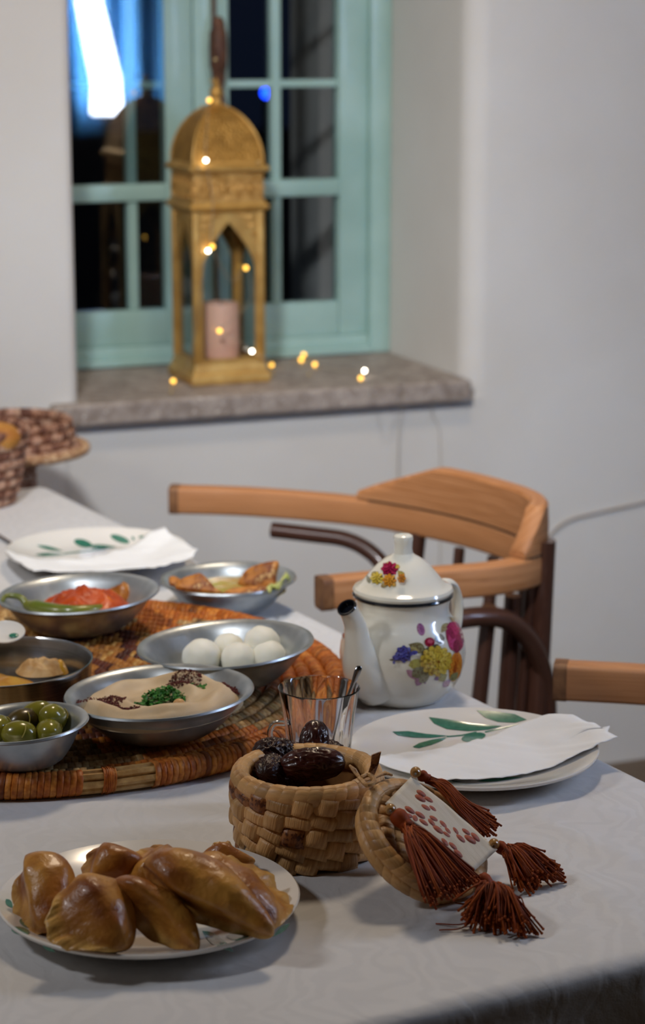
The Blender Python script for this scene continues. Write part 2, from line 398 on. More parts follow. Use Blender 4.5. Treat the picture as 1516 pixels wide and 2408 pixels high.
# ------------------------------------------------------------------ the room
WA = R(21.5)
WU = Vector((math.cos(WA), math.sin(WA), 0)); WN = Vector((-math.sin(WA), math.cos(WA), 0))
W0 = Vector((.278, 4.0627, 0))
WM = Matrix((WU, WN, Vector((0, 0, 1)))).transposed().to_4x4(); WM.translation = W0
def wp(u, s, z): return W0 + WU * u + WN * s + Vector((0, 0, z))
def vprism(mb, poly, z0, z1, xf=None, c=(1, 1, 1, 1)):
    n = len(poly)
    vs = [(x, y, z0) for x, y in poly] + [(x, y, z1) for x, y in poly]
    fs = [tuple(reversed(range(n))), tuple(range(n, 2 * n))] + [(i, (i + 1) % n, (i + 1) % n + n, i + n) for i in range(n)]
    return mb.add(vs, fs, c, xf)
UL, SW, ST, SILL = -.743, .03, .95, .80
UA, UB, SB, HT = -3.3, 2.4, -5.2, 2.8
mb = MB()
cr = .045
arc = [(cr - cr * math.cos(R(a)), SW + cr - cr * math.sin(R(a))) for a in range(0, 91, 15)]
vprism(mb, [(0, ST)] + arc + [(UB, SW), (UB, ST)], 0, HT, WM)
arcl = [(UL - .02 + .02 * math.cos(R(a)), SW + .02 - .02 * math.sin(R(a))) for a in range(0, 91, 18)]
vprism(mb, [(UA, ST), (UA, SW)] + arcl[::-1] + [(UL, ST)], 0, HT, WM)
vprism(mb, [(UL - .03, ST), (UL - .03, SW), (cr, SW), (cr, ST)], 0, SILL - .04, WM)
vprism(mb, [(UL, .46), (UL, ST), (0, ST), (0, .46)], SILL - .04, SILL - .005, WM)
vprism(mb, [(UL, ST), (UL, SW), (0, SW), (0, ST)], 2.1, HT, WM)
struct('wall_back', mb, M['plaster'], label='white plastered wall with a deep window recess', angle=30)
mb = MB(); mb.box((UA - .2, SB - .2, -.1), (UB + .2, ST, 0), WM)
struct('floor', mb, M['floor'], label='dull brown floor of the room')
mb = MB(); mb.box((UA - .2, SB - .2, HT), (UB + .2, ST, HT + .1), WM)
struct('ceiling', mb, M['ceiling'], label='white ceiling of the room')
mb = MB(); mb.box((UA - .2, SB, 0), (UA, ST, HT), WM); struct('wall_left', mb, M['plaster'], label='plain white wall left of the table')
mb = MB(); mb.box((UB, SB, 0), (UB + .2, ST, HT), WM); struct('wall_right', mb, M['plaster'], label='plain white wall right of the chairs')
mb = MB(); mb.box((UA, SB - .2, 0), (UB, SB, HT), WM); struct('wall_front', mb, M['wall_rough'], label='rough stone wall behind the viewer')
# stone sill
mb = MB(); vprism(mb, [(UL - .055, 0), (0, 0), (0, .42), (UL, .42), (UL, SW + .002), (UL - .055, SW + .002)], SILL - .04, SILL, WM)
o = struct('trim_1', mb, M['stone'], label='speckled grey stone window sill under the gold lantern', smooth=False)
bv = o.modifiers.new('b', 'BEVEL'); bv.width = .006; bv.segments = 2; bv.limit_method = 'ANGLE'
# outside the window: dark ground and a small blue light
mb = MB(); mb.box((-14, ST, -.12), (14, 26, -.02), WM)
struct('ground_outside', mb, M['ground'], label='dark ground outside the window')
d = ray(629, 212); bp = CAMP + d * 9.0
t = thing('bollard_light', 'small blue light glowing outside behind the window', 'light', (bp.x, bp.y, -.02))
mb = MB(); mb.tube([(0, 0, 0), (0, 0, bp.z - .01)], .02, 8); obj('post', mb, M['lampbase'], t)
mb = MB(); mb.ball((0, 0, bp.z + .01), .024, 12, 8); obj('lamp_head', mb, M['blue_led'], t, label='glowing blue lamp head')

# ------------------------------------------------------------------ window
win = bpy.data.objects.new('window_1', None); COL.objects.link(win); win.matrix_world = WM
win['kind'] = 'structure'; win['category'] = 'window'; win['label'] = 'teal painted casement window with small dark panes'
ZT = 2.06
def wbox(name, lo, hi, m='teal', bev=.004, parent=None):
    mb = MB(); mb.box(lo, hi, bev=bev); return obj(name, mb, M[m], parent or win, smooth=True, angle=30)
wbox('frame_jamb', (-.045, .385, SILL), (0, .50, ZT)); wbox('frame_jamb', (UL, .385, SILL), (UL + .03, .50, ZT))
wbox('frame_foot', (UL + .03, .39, SILL), (-.045, .50, .838)); wbox('frame_head', (UL + .03, .385, ZT - .04), (-.045, .50, ZT))
wbox('foot_bead', (UL + .03, .372, SILL + .002), (-.045, .391, .816), bev=.003)
def sash(u0, u1, uc, sl, sr, big=False):
    s0, s1 = .40, .436
    rt = wbox('sash', (u0, s0, .838), (u0 + sl, s1, ZT - .04))          # its first stile; the rest are its sub-parts
    def pb(n, lo, hi, bev=.004): return wbox(n, lo, hi, bev=bev, parent=rt)
    pb('stile', (u1 - sr, s0, .838), (u1, s1, ZT - .04))
    g0, g1 = u0 + sl, u1 - sr
    pb('bottom_rail', (g0, s0, .838), (g1, s1, .906)); pb('top_rail', (g0, s0, ZT - .1), (g1, s1, ZT - .04))
    pb('cross_rail', (g0, s0 - .004, 1.115), (g1, s1, 1.148))
    pb('glazing_bar', (uc - .0095, s0 + .004, .906), (uc + .0095, s1 - .006, ZT - .1), .003)
    rows = [.906, 1.115, 1.148, 1.332, 1.332, 1.52, 1.52, 1.71, 1.71, ZT - .1]
    for z in (1.332, 1.52, 1.71): pb('glazing_bar', (g0, s0 + .007, z - .0075), (g1, s1 - .008, z + .0075), .003)
    for k in range(0, 10, 2):
        if big and k > 0: continue
        for a, b in ((g0, uc), (uc, g1)):
            mb = MB(); mb.box((a, .421, rows[k]), (b, .424, rows[k + 1])); obj('pane', mb, M['pane'], rt, smooth=False)
    if big: mb = MB(); mb.box((g0, .4005, 1.148), (g1, .4035, ZT - .1)); obj('pane', mb, M['pane_double'], rt, smooth=False)
sash(-.404, -.045, -.2348, .071, .061)
sash(UL + .03, -.406, -.528, .035, .057, True)
# cremone bolt on the meeting stiles
b = .385
mb = MB(); mb.tube([(-.368, b, .85), (-.368, b, 2.0)], .0045, 8); rod = obj('bolt_rod', mb, M['rust'], win)
mb = MB(); mb.lathe([(0, 1.325), (.009, 1.327), (.0125, 1.34), (.014, 1.36), (.0165, 1.365), (.0175, 1.40), (.0165, 1.43), (.013, 1.436), (.0125, 1.45), (.008, 1.458), (0, 1.459)], 16,
         Matrix.Translation((-.364, b - .012, 0))); obj('bolt_case', mb, M['rust'], win)
mb = MB(); mb.tube(spline([(-.364, b - .014, 1.34), (-.362, b - .026, 1.31), (-.36, b - .03, 1.27), (-.36, b - .026, 1.24)], 5), .0065, 8); obj('bolt_handle', mb, M['rust'], win)

# ------------------------------------------------------------------ lantern on the sill
LC = Vector((-.193, 4.077, SILL)); LR = R(21)
lan = thing('lantern', 'tall gold lantern with domed top and pointed arch windows on the sill', 'lantern', LC, LR)
def sq_loft(levels, n=1):                 # square section loft: (half side, z)
    mb = MB(); b = 0
    for h, z in levels:
        for x, y in ((-1, -1), (1, -1), (1, 1), (-1, 1)): mb.vert((x * h, y * h, z))
    for i in range(len(levels) - 1):
        for j in range(4):
            k = (j + 1) % 4; mb.f.append((i * 4 + j, i * 4 + k, i * 4 + 4 + k, i * 4 + 4 + j))
    mb.f.append((3, 2, 1, 0)); e = (len(levels) - 1) * 4; mb.f.append((e, e + 1, e + 2, e + 3))
    return mb
obj('base', sq_loft([(.066, 0), (.075, .002), (.0755, .016), (.073, .021), (.070, .023), (.069, .031), (.066, .038), (.066, .0395), (.03, .0396)]), M['gold'], lan)
for sx, sy in ((-1, -1), (1, -1), (1, 1), (-1, 1)):
    mb = MB(); mb.box((sx * .0615 - .0065, sy * .0615 - .0065, .039), (sx * .0615 + .0065, sy * .0615 + .0065, .318), bev=.0015); obj('corner_post', mb, M['gold'], lan)
def arch_half(sg):
    w, zb, zs, za, zt = .0505, .047, .214, .296, .318
    pts = [(.056, .04), (.056, zt), (0, zt), (0, za)]
    for k in range(1, 9):
        t = k / 8; x = w * (1 - (1 - t) ** 1.45); z = za - (za - zs) * t
        pts.append((x, z))
    pts += [(w, zb), (0, zb), (0, .04)]
    return [(sg * x, z) for x, z in pts]
for k in range(4):
    rot = Matrix.Rotation(k * PI / 2, 4, 'Z')
    mb = MB()
    for sg in (-1, 1):
        p = arch_half(sg); mb.prism(p if sg > 0 else p[::-1], -.0655, -.0605, rot)
    side = obj('arch_panel', mb, M['gold'], lan, angle=25)
    mb = MB(); w = .0485
    mb.box((-w, -.0602, .045), (w, -.0590, .295), rot); obj('pane', mb, M['lantern_glass'], side, smooth=False)
    for sg in (-1, 1):                    # relief in the spandrels
        mb = MB()
        for (x, z, r_) in ((.043, .302, .008), (.030, .305, .006), (.046, .287, .007), (.019, .309, .0045), (.048, .272, .0055), (.036, .290, .005), (.049, .258, .004)):
            mb.ball((sg * x, -.0655, z), (r_, .0018, r_ * .8), 10, 6, xf=rot)
        obj('spandrel_relief', mb, M['gold_relief'], side)
obj('cornice', sq_loft([(.066, .312), (.070, .316), (.0745, .3185), (.0755, .323), (.073, .327), (.069, .330), (.069, .334), (.05, .3345)]), M['gold'], lan)
fr = obj('frieze', sq_loft([(.0665, .333), (.0665, .384)]), M['gold_relief'], lan)
for k in range(4):
    rot = Matrix.Rotation(k * PI / 2, 4, 'Z')
    mb = MB()
    for i in range(8):
        x = -.056 + i * .016
        mb.tube([(x - .006, -.0672, .338), (x - .0062, -.068, .358), (x, -.0685, .372), (x + .0062, -.068, .358), (x + .006, -.0672, .338)], .0015, 6, xf=rot)
        mb.ball((x, -.067, .352), (.0035, .0016, .008), 8, 6, xf=rot); mb.ball((x + .008, -.067, .376), (.0035, .0016, .0035), 8, 6, xf=rot)
    obj('frieze_relief', mb, M['gold_relief'], fr)
obj('upper_cornice', sq_loft([(.067, .382), (.071, .385), (.0755, .388), (.0758, .393), (.072, .396), (.068, .400), (.067, .404), (.05, .4045)]), M['gold'], lan)
lv = []
for k in range(15):
    t = k / 14; h = .0665 * (math.cos(t * PI / 2) ** 1.08) * (1 - .0 * t); lv.append((max(h, .009), .404 + .098 * math.sin(t * PI / 2) ** 1.08))
dome = sq_loft(lv)
obj('dome', dome, M['gold_mesh'], lan, angle=50)
for sx, sy in ((-1, -1), (1, -1), (1, 1), (-1, 1)):
    mb = MB(); mb.tube([(sx * h, sy * h, z) for h, z in lv], .0022, 6); obj('dome_rib', mb, M['gold'], lan)
mb = MB(); mb.lathe([(0, .498), (.012, .498), (.0135, .503), (.009, .507), (.0075, .513), (.0115, .520), (.012, .526), (.008, .533), (.005, .537), (.006, .541), (.003, .546), (0, .551)], 16); obj('finial', mb, M['gold'], lan)
mb = MB(); mb.lathe([(0, .0005), (.03, .0005), (.0335, .003), (.034, .02), (.0338, .098), (.032, .1025), (.027, .101), (.012, .099), (0, .098)], 28)
cn = tag(obj('pillar_candle', mb, M['candle'], loc=wp(0, 0, 0) * 0 + LC + Vector((.004, .0, .0396))), 'peach pillar candle standing inside the gold lantern', 'candle')
mb = MB(); mb.tube([(0, 0, .0985), (.001, 0, .108)], .001, 6); obj('wick', mb, M['wick'], cn)

# fairy lights round the lantern and along the sill
fl = thing('fairy_lights', 'string of tiny gold fairy lights on the lantern and stone sill', 'string lights', (LC.x + .2, LC.y - .06, SILL))
FO = Vector(fl.location)
lx = Vector((math.cos(LR), math.sin(LR), 0)); ly = Vector((-math.sin(LR), math.cos(LR), 0))
fp = LC - ly * .076
def onl(px, py): return on_plane(px, py, fp, ly)
def onside(px, py): return on_plane(px, py, LC - lx * .074, lx)
B = [(onl(506, 140), 'bulb_b'), (on_plane(497, 190, LC - ly * .02, ly), 'bulb_b'), (on_plane(492, 236, LC - ly * .02, ly), 'bulb'), (on_plane(474, 252, LC - ly * .02, ly), 'bulb_b'),
     (onl(484, 377), 'bulb_w'), (onl(466, 396), 'bulb_b'), (onl(472, 586), 'bulb_b'), (onl(489, 590), 'bulb_w'), (onl(499, 580), 'bulb'), (onl(578, 630), 'bulb'), (onl(516, 778), 'bulb'),
     (onl(592, 826), 'bulb_w'), (onl(606, 383), 'bulb_b'), (at(407, 896, SILL + .007), 'bulb'), (at(402, 922, SILL + .004), 'bulb_b'),
     (at(638, 858, SILL + .008), 'bulb'), (at(641, 880, SILL + .006), 'bulb_b'), (at(714, 834, SILL + .012), 'bulb'), (at(722, 850, SILL + .006), 'bulb_b'), (at(708, 846, SILL + .005), 'bulb'), (at(740, 857, SILL + .006), 'bulb'), (at(726, 880, SILL + .003), 'bulb_b'),
     (at(857, 872, SILL + .010), 'bulb_w'), (at(848, 889, SILL + .004), 'bulb')]
bm_ = {}
for k in ('bulb', 'bulb_w', 'bulb_b'):
    mb = MB(); r_ = .0042 if k == 'bulb' else .0032; mb.ball((0, 0, 0), r_, 10, 7); bm_[k] = mb.mesh('bulb'); bm_[k].materials.append(M[k])
for p, k in B: obj('bulb', bm_[k], None, fl, p - FO)
def wirepath(pts, name='wire', r=.0007, m='wire'):
    mb = MB(); mb.tube([Vector(p) - FO for p in spline(pts, 8)], r, 5); return obj(name, mb, M[m], fl)
wirepath([B[2][0], B[4][0] + Vector((0, -.004, .03)), B[4][0], onl(500, 480), B[8][0], onl(545, 660), B[9][0], onl(590, 700), onl(555, 745), B[10][0], onl(560, 800), B[11][0], onl(635, 850) + Vector((0, 0, -.0)), B[15][0], at(680, 862, SILL + .003), B[17][0], B[20][0], at(790, 872, SILL + .003), B[22][0], B[23][0],
          at(870, 905, SILL + .003), at(872, 935, SILL + .004), wp(-.145, -.004, SILL + .001), wp(-.143, -.005, SILL - .03), wp(-.142, .012, SILL - .09), wp(-.138, .024, SILL - .2), wp(-.14, .025, SILL - .35)])
wirepath([B[7][0], onl(478, 640), onl(462, 760), onl(440, 860), B[13][0], B[14][0]])
# a thin cable on the wall at right, and the wire end hanging below the sill
cb = MB(); cpts = [on_plane(px, py, wp(0, SW - .004, 0), WN) for px, py in ((1640, 1150), (1516, 1180), (1450, 1195), (1390, 1208), (1340, 1222), (1305, 1245), (1285, 1275), (1278, 1340), (1290, 1500))]
cb.tube(spline(cpts, 6), .0025, 6); tag(obj('wall_cable', cb, M['cable']), 'thin pale cable running along the wall right of the chair', 'cable')
cb = MB(); cb.tube(spline([wp(-.075, -.003, SILL - .02), wp(-.072, .022, SILL - .06), wp(-.058, .0265, SILL - .085), wp(-.052, .0265, SILL - .12), wp(-.05, .0265, SILL - .3), wp(-.05, .0265, SILL - .7)], 6), .0008, 6)
tag(obj('hanging_wire', cb, M['cable']), 'fine pale wire hanging down the wall below the stone sill', 'wire')

# lamp at the right of the room, before a blue drape and rail added to tint its reflection in the panes
LP = wp(.17, -2.20, 0)
t = thing('column_lamp', 'tall white column lamp mirrored in the upper left window pane', 'lamp', LP)
mb = MB(); mb.lathe([(0, 0), (.14, 0), (.14, .015), (.02, .03), (.016, .05), (.016, 1.18), (0, 1.18)], 20); obj('stand', mb, M['lampbase'], t)
mb = MB(); mb.tube([(0, 0, 1.17), Vector((0, 0, 1.17)) + WU * .0 + Vector((0, 0, .1)), Vector((0, 0, 1.85)) - WU * .12], [.05, .046, .03], 16); obj('light_tube', mb, M['lampwhite'], t, label='glowing white lamp tube')
mb = MB()
def drape(u, v):
    x = (u - .5) * .62; return wp(.10 + x, -2.30 + .03 * math.sin(u * 40) * .6 + .006 * math.sin(u * 17), 1.10 + 1.20 * v)
mb.grid(drape, 90, 6); o = obj('added_drape', mb, M['blue']); tag(o, 'added blue drape that gives the mirrored blue glow in the window', 'added backdrop')
so = o.modifiers.new('s', 'SOLIDIFY'); so.thickness = .003
mb = MB(); mb.tube([wp(-.30, -2.30, 2.325), wp(.40, -2.30, 2.325)], .012, 10); t = tag(obj('added_drape_rail', mb, M['lampbase']), 'dark rail carrying the added blue drape', 'added support')
for u in (-.28, .38):
    mb = MB(); mb.tube([wp(u, -2.30, 2.325), wp(u, -2.30, HT)], .006, 6); obj('rail_hanger', mb, M['lampbase'], t)

# ------------------------------------------------------------------ table and cloth
TA = R(28.4)
TE = Vector((math.cos(TA), math.sin(TA), 0)); TF = Vector((-math.sin(TA), math.cos(TA), 0))
E0, E1, F0, F1, TZ = .318, 1.218, 1.271, 3.15, .75
def tp(e, f, z): return TE * e + TF * f + Vector((0, 0, z))
TM = Matrix((TE, TF, Vector((0, 0, 1)))).transposed().to_4x4()
tb = thing('dining_table', 'long wooden dining table hidden under a white cloth', 'table', tp((E0 + E1) / 2, (F0 + F1) / 2, 0), TA)
hx, hy = (E1 - E0) / 2, (F1 - F0) / 2
mb = MB(); mb.box((-hx + .004, -hy + .004, .716), (hx - .004, hy - .004, .747), bev=.006); obj('tabletop', mb, M['table_wood'], tb)
for sx in (-1, 1):
    for sy in (-1, 1):
        mb = MB(); mb.box((sx * (hx - .07) - .03, sy * (hy - .07) - .03, 0), (sx * (hx - .07) + .03, sy * (hy - .07) + .03, .716), bev=.004); obj('leg', mb, M['table_wood'], tb)
for sy in (-1, 1):
    mb = MB(); mb.box((-hx + .1, sy * (hy - .07) - .012, .63), (hx - .1, sy * (hy - .07) + .012, .716)); obj('apron', mb, M['table_wood'], tb)
for sx in (-1, 1):
    mb = MB(); mb.box((sx * (hx - .07) - .012, -hy + .1, .63), (sx * (hx - .07) + .012, hy - .1, .716)); obj('apron', mb, M['table_wood'], tb)
HANG, RR = .27, .014
RIDGES = [((1130, 1880), (1516, 1925), .020, .0022), ((1235, 1915), (1500, 2035), .014, .0026), ((1190, 2150), (1516, 2090), .02, .0018), ((1330, 2040), (1516, 2200), .016, .0018),
          ((640, 2075), (860, 2060), .012, .0008), ((760, 2230), (1130, 2120), .02, .0016), ((900, 2260), (1180, 2200), .016, .0014)]
RW = [(at(*a, TZ), at(*b, TZ), w_, h_ * 1.5) for a, b, w_, h_ in RIDGES]
def ridge(p):
    z = 0
    for a, b, w_, h_ in RW:
        ab = (b - a); L_ = ab.length; t_ = max(-.1, min(1.1, (p - a).dot(ab) / (L_ * L_))); q = a + ab * t_
        dd = (Vector((p.x, p.y, TZ)) - q).length; env = max(0, min(1, (t_ + .1) / .25)) * max(0, min(1, (1.1 - t_) / .25))
        z += h_ * math.exp(-(dd / w_) ** 2) * env
    return z
def axis(lo, hi, n_in):
    a = [lo - HANG + (HANG - .03) * k / 10 for k in range(10)] + [lo - .03 + .03 * k / 7 for k in range(7)]
    a += [lo + (hi - lo) * k / n_in for k in range(n_in + 1)]
    a += [hi + .03 * k / 7 for k in range(1, 8)] + [hi + .03 + (HANG - .03) * k / 10 for k in range(1, 11)]
    return a
ea, fa = axis(E0, E1, 120), axis(F0, F1, 240)
mb = MB()
for f in fa:
    for e in ea:
        ce, cf = max(E0 + RR, min(E1 - RR, e)), max(F0 + RR, min(F1 - RR, f))
        de, df = e - ce, f - cf; dist = math.hypot(de, df)
        if dist < 1e-9:
            p = tp(e, f, TZ); p.z += ridge(p) + .0004 * nz((e, f, 0), 9)
        else:
            q = RR * PI / 2
            if dist < q: a = dist / RR; out, dn = RR * math.sin(a), RR * (1 - math.cos(a))
            else: out, dn = RR, RR + dist - q
            k = max(0, min(1, (dn - .03) / .2)); along = (f if abs(de) > abs(df) else e)
            out += k * (.018 + .014 * math.sin(along * 17 + 1.3) + .008 * math.sin(along * 39))
            p = tp(ce + de / dist * out, cf + df / dist * out, TZ - dn)
        mb.vert(p)
m_ = len(ea)
for j in range(len(fa) - 1):
    for i in range(m_ - 1): mb.f.append((j * m_ + i, j * m_ + i + 1, (j + 1) * m_ + i + 1, (j + 1) * m_ + i))
tag(obj('tablecloth', mb, M['cloth'], angle=None), 'white damask tablecloth draped over the long table', 'tablecloth')

# ------------------------------------------------------------------ chairs
CO = Vector((.08, 2.98, 0))
ch = thing('armchair', 'worn bentwood armchair with sanded curved rail beyond the teapot', 'chair', CO, 0, 'wooden armchairs along the table')
RZ = .735
rail = [(-.232, 3.315), (-.102, 3.293), (.058, 3.228), (.18, 3.128), (.255, 3.03), (.290, 2.945), (.280, 2.872), (.228, 2.822), (.158, 2.797), (.0555, 2.765), (-.004, 2.742)]
RP = [Vector((x, y, RZ)) - CO for x, y in rail]; RS = spline(RP, 8)
hs, ht = .021, .0155
def rsec(hh, tt, n=3): # rounded rectangle (x = thickness, y = height)
    r_ = .006; out = []
    for (cx, cy, a0) in ((tt - r_, hh - r_, 0), (-tt + r_, hh - r_, 90), (-tt + r_, -hh + r_, 180), (tt - r_, -hh + r_, 270)):
        for k in range(n + 1): a = R(a0 + 90 * k / n); out.append((cx + r_ * math.cos(a), cy + r_ * math.sin(a)))
    return out
sec = rsec(hs, ht)
mb = MB(); mb.tube(RS, 1.0, len(sec), True, upv=(0, 0, 1), sec=sec); obj('arm_rail', mb, M['wood_raw'], ch)
for e_, nx_ in ((0, 1), (-1, -2)):
    p = RS[e_]; dirv = (RS[e_] - RS[nx_]).normalized()
    sec2 = rsec(hs + .0006, ht + .0006)
    mb = MB(); mb.tube([p - dirv * .014, p + dirv * .0008], 1.0, len(sec2), True, upv=(0, 0, 1), sec=sec2); obj('rail_end', mb, M['wood_end'], ch, label='dark worn end of the arm rail')
# crest board standing on the rail
cs = RS[16:53]; nC = len(cs); mb = MB(); L_ = 0
top = []
for i in range(nC):
    t = i / (nC - 1); s_ = min(1, t / .20) * min(1, (1 - t) / .14)
    top.append(.012 + .052 * (s_ ** .9))
sec_n = 10
for i, p in enumerate(cs):
    tt = (cs[min(i + 1, nC - 1)] - cs[max(i - 1, 0)]).normalized(); nn = Vector((tt.y, -tt.x, 0)); L_ += .01
    z0 = hs + .0015; z1 = hs + top[i]
    for (a, z) in ((-.014, z0), (.014, z0), (.0145, (z0 + z1) / 2), (.013, z1 - .004), (.009, z1), (-.009, z1), (-.013, z1 - .004), (-.0145, (z0 + z1) / 2)):
        mb.vert(p + nn * a + Vector((0, 0, z)), (1, 1, 1, 1), (L_ * 1.6, (a + z) * 8, .3))
for i in range(nC - 1):
    for j in range(8): k = (j + 1) % 8; mb.f.append((i * 8 + j, (i + 1) * 8 + j, (i + 1) * 8 + k, i * 8 + k))
mb.f.append(tuple(range(8))); mb.f.append(tuple(reversed(range((nC - 1) * 8, nC * 8))))
obj('crest_board', mb, M['wood_raw'], ch, label='sanded crest board on the back rail')
mb = MB(); mb.tube([p + Vector((0, 0, hs + .0005)) for p in cs[1:-1]], .0026, 6, sx=6.3); obj('crest_joint', mb, M['wick'], ch, label='dark seam between crest and rail')
# seat, legs, posts, spindles, bent braces
sc_ = Vector((.02, 3.0, 0)) - CO
mb = MB(); mb.lathe([(0, .428), (.18, .428), (.205, .434), (.21, .444), (.2, .455), (.12, .45), (0, .447)], 40, Matrix.Translation(sc_)); obj('seat', mb, M['wood_dark'], ch)
for ang in (35, 125, 215, 305):
    a = R(ang + 8); mb = MB(); q = sc_ + Vector((.165 * math.cos(a), .165 * math.sin(a), .432)); q2 = sc_ + Vector((.215 * math.cos(a), .215 * math.sin(a), 0))
    mb.tube([q2, q2.lerp(q, .5), q], [.013, .016, .018], 12); obj('leg', mb, M['wood_dark'], ch)
mb = MB(); mb.tube([sc_ + Vector((.185 * math.cos(2 * PI * k / 32), .185 * math.sin(2 * PI * k / 32), .2)) for k in range(33)], .009, 8, caps=False); obj('leg_ring', mb, M['wood_dark'], ch)
def post(px, y0, y1, yw, r_, name='spindle', m='wood_dark', lean=0, zb=.44):
    p = on_plane(px, y0, (0, yw, 0), (0, 1, 0)) - CO; b = Vector((p.x + lean, p.y + .0, zb))
    mb = MB(); mb.tube([b, b.lerp(p, .5), p], [r_ * .95, r_, r_ * .96], 10, sx=1.25); return obj(name, mb, M[m], ch)
post(1281, 1270, 0, 2.878, .0155, 'back_post', lean=-.010); 
o = post(1256, 1262, 0, 2.87, .0075, 'back_post', lean=-.02)
post(1205, 1400, 0, 2.86, .0115, lean=-.012); post(1150, 1425, 0, 2.825, .011, lean=-.022); post(1236, 1380, 0, 2.90, .011, lean=-.006)
post(985, 1252, 0, 3.16, .012, lean=-.03); post(1080, 1290, 0, 3.09, .0085, lean=-.02); post(1160, 1310, 0, 3.04, .0095, lean=-.02)
nb = spline([on_plane(px, py, (0, yw, 0), (0, 1, 0)) - CO for px, py, yw in ((985, 1462, 2.775), (1060, 1458, 2.785), (1130, 1450, 2.80), (1190, 1458, 2.82), (1240, 1500, 2.845), (1272, 1570, 2.87), (1284, 1650, 2.885), (1284, 1760, 2.89))], 6)
mb = MB(); mb.tube(nb, .0135, 12, sx=1.1); obj('bent_brace', mb, M['wood_dark'], ch)
fb = spline([on_plane(px, py, (0, yw, 0), (0, 1, 0)) - CO for px, py, yw in ((640, 1246, 3.28), (740, 1258, 3.26), (810, 1268, 3.245), (862, 1292, 3.23), (900, 1330, 3.215), (925, 1390, 3.2), (935, 1480, 3.18), (938, 1640, 3.16))], 6)
mb = MB(); mb.tube(fb, .0125, 12, sx=1.0); obj('bent_brace', mb, M['wood_dark'], ch)
c2 = copy_tree(ch); c2.rotation_euler = (0, 0, R(-3))
c2['label'] = 'second wooden armchair, its arm end showing at the right edge of the picture'
pe = at(1303, 1548, .756); p0 = Matrix.Rotation(R(-3), 3, 'Z') @ (RS[0] - Vector((0, 0, RZ))); c2.location = (pe.x - p0.x, pe.y - p0.y - .012, 0)
# ------------------------------------------------------------------ surfaces that carry prints
def march(px, py, inside, z_hi, z_lo):
    a, b = at(px, py, z_hi), at(px, py, z_lo); n = 260
    prev = 0
    for k in range(n + 1):
        t = k / n; p = a.lerp(b, t)
        if inside(p):
            lo, hi = prev, t
            for _ in range(14):
                m = (lo + hi) / 2
                if inside(a.lerp(b, m)): hi = m
                else: lo = m
            return a.lerp(b, hi)
        prev = t
    return None
def interp(prof, z):                       # outer radius of a profile at height z
    best = None
    for (r0, z0), (r1, z1) in zip(prof[:-1], prof[1:]):
        if z1 > z0 and z0 <= z <= z1:
            r_ = r0 + (r1 - r0) * (z - z0) / (z1 - z0); best = r_ if best is None else max(best, r_)
    return best
def decal(mb, poly, hit, org, nrm, off, c, ctr=None):
    """a print: polygon of pixels laid on the thing's surface, a hair proud of it"""
    cx = sum(p[0] for p in poly) / len(poly); cy = sum(p[1] for p in poly) / len(poly)
    b = len(mb.v); n = len(poly); rings = (1, .66, .33)
    ok = []
    for t in rings:
        for x, y in poly:
            p = None; tt = t
            while p is None and tt > .01:
                p = hit(cx + (x - cx) * tt, cy + (y - cy) * tt); tt -= .08
            if p is None: return
            mb.vert(p + nrm(p) * off - org, c)
    p = hit(cx, cy)
    if p is None: p = org + Vector(mb.v[b])
    ci = mb.vert(p + nrm(p) * off - org, c)
    for k in range(2):
        for i in range(n): j = (i + 1) % n; mb.f.append((b + k * n + i, b + k * n + j, b + (k + 1) * n + j, b + (k + 1) * n + i))
    for i in range(n): mb.f.append((b + 2 * n + i, b + 2 * n + (i + 1) % n, ci))
def ell(cx, cy, rx, ry, rot=0, n=14, wob=0, ph=0):
    out = []
    for k in range(n):
        a = 2 * PI * k / n; s = 1 + wob * math.sin(5 * a + ph); x, y = rx * s * math.cos(a), ry * s * math.sin(a); r_ = R(rot)
        out.append((cx + x * math.cos(r_) - y * math.sin(r_), cy + x * math.sin(r_) + y * math.cos(r_)))
    return out

# ------------------------------------------------------------------ patterned plates
def plate_h(r_): 
    t = max(0, min(1, (r_ - .066) / .052)); return .007 + .015 * t ** 1.35
PR = .119
def plate_mesh():
    top = [(PR * k / 18, plate_h(PR * k / 18)) for k in range(19)]
    prof = top + [(PR + .0012, plate_h(PR) - .001), (PR + .0006, plate_h(PR) - .003)] + [(PR - .002 - (PR - .072) * k / 8, plate_h(PR - .002 - (PR - .072) * k / 8) - .0045) for k in range(9)] + [(.069, .0), (.064, .0), (.062, .002), (0, .002)]
    mb = MB(); mb.lathe(prof, 72); return mb
PM = plate_mesh().mesh('plate', merge=1e-6); PM.materials.append(M['porcelain'])
def plate(label, ctr, leaves):
    t = thing('dinner_plate', label, 'plate', ctr, 0, 'white plates with green leaf print')
    obj('dish', PM, None, t)
    c = Vector(ctr)
    def inside(p): r_ = math.hypot(p.x - c.x, p.y - c.y); return r_ < PR and p.z - c.z < plate_h(r_)
    hit = lambda x, y: march(x, y, inside, c.z + .035, c.z - .002)
    for pl in leaves:
        mb = MB(); decal(mb, pl, hit, c, lambda p: Vector((0, 0, 1)), .0004, (1, 1, 1, 1))
        if mb.f: obj('leaf_print', mb, M['leaf_print'], t)
    return t, c
def leafy(a, b, w_, n=7):                   # leaf outline between two pixels
    a = Vector(a); b = Vector(b); d = b - a; q = Vector((-d.y, d.x)).normalized(); out = []
    for s in (1, -1):
        ks = range(n + 1) if s > 0 else range(n - 1, 0, -1)
        for k in ks: t = k / n; out.append(tuple(a + d * t + q * (s * w_ * math.sin(PI * t ** .8))))
    return out
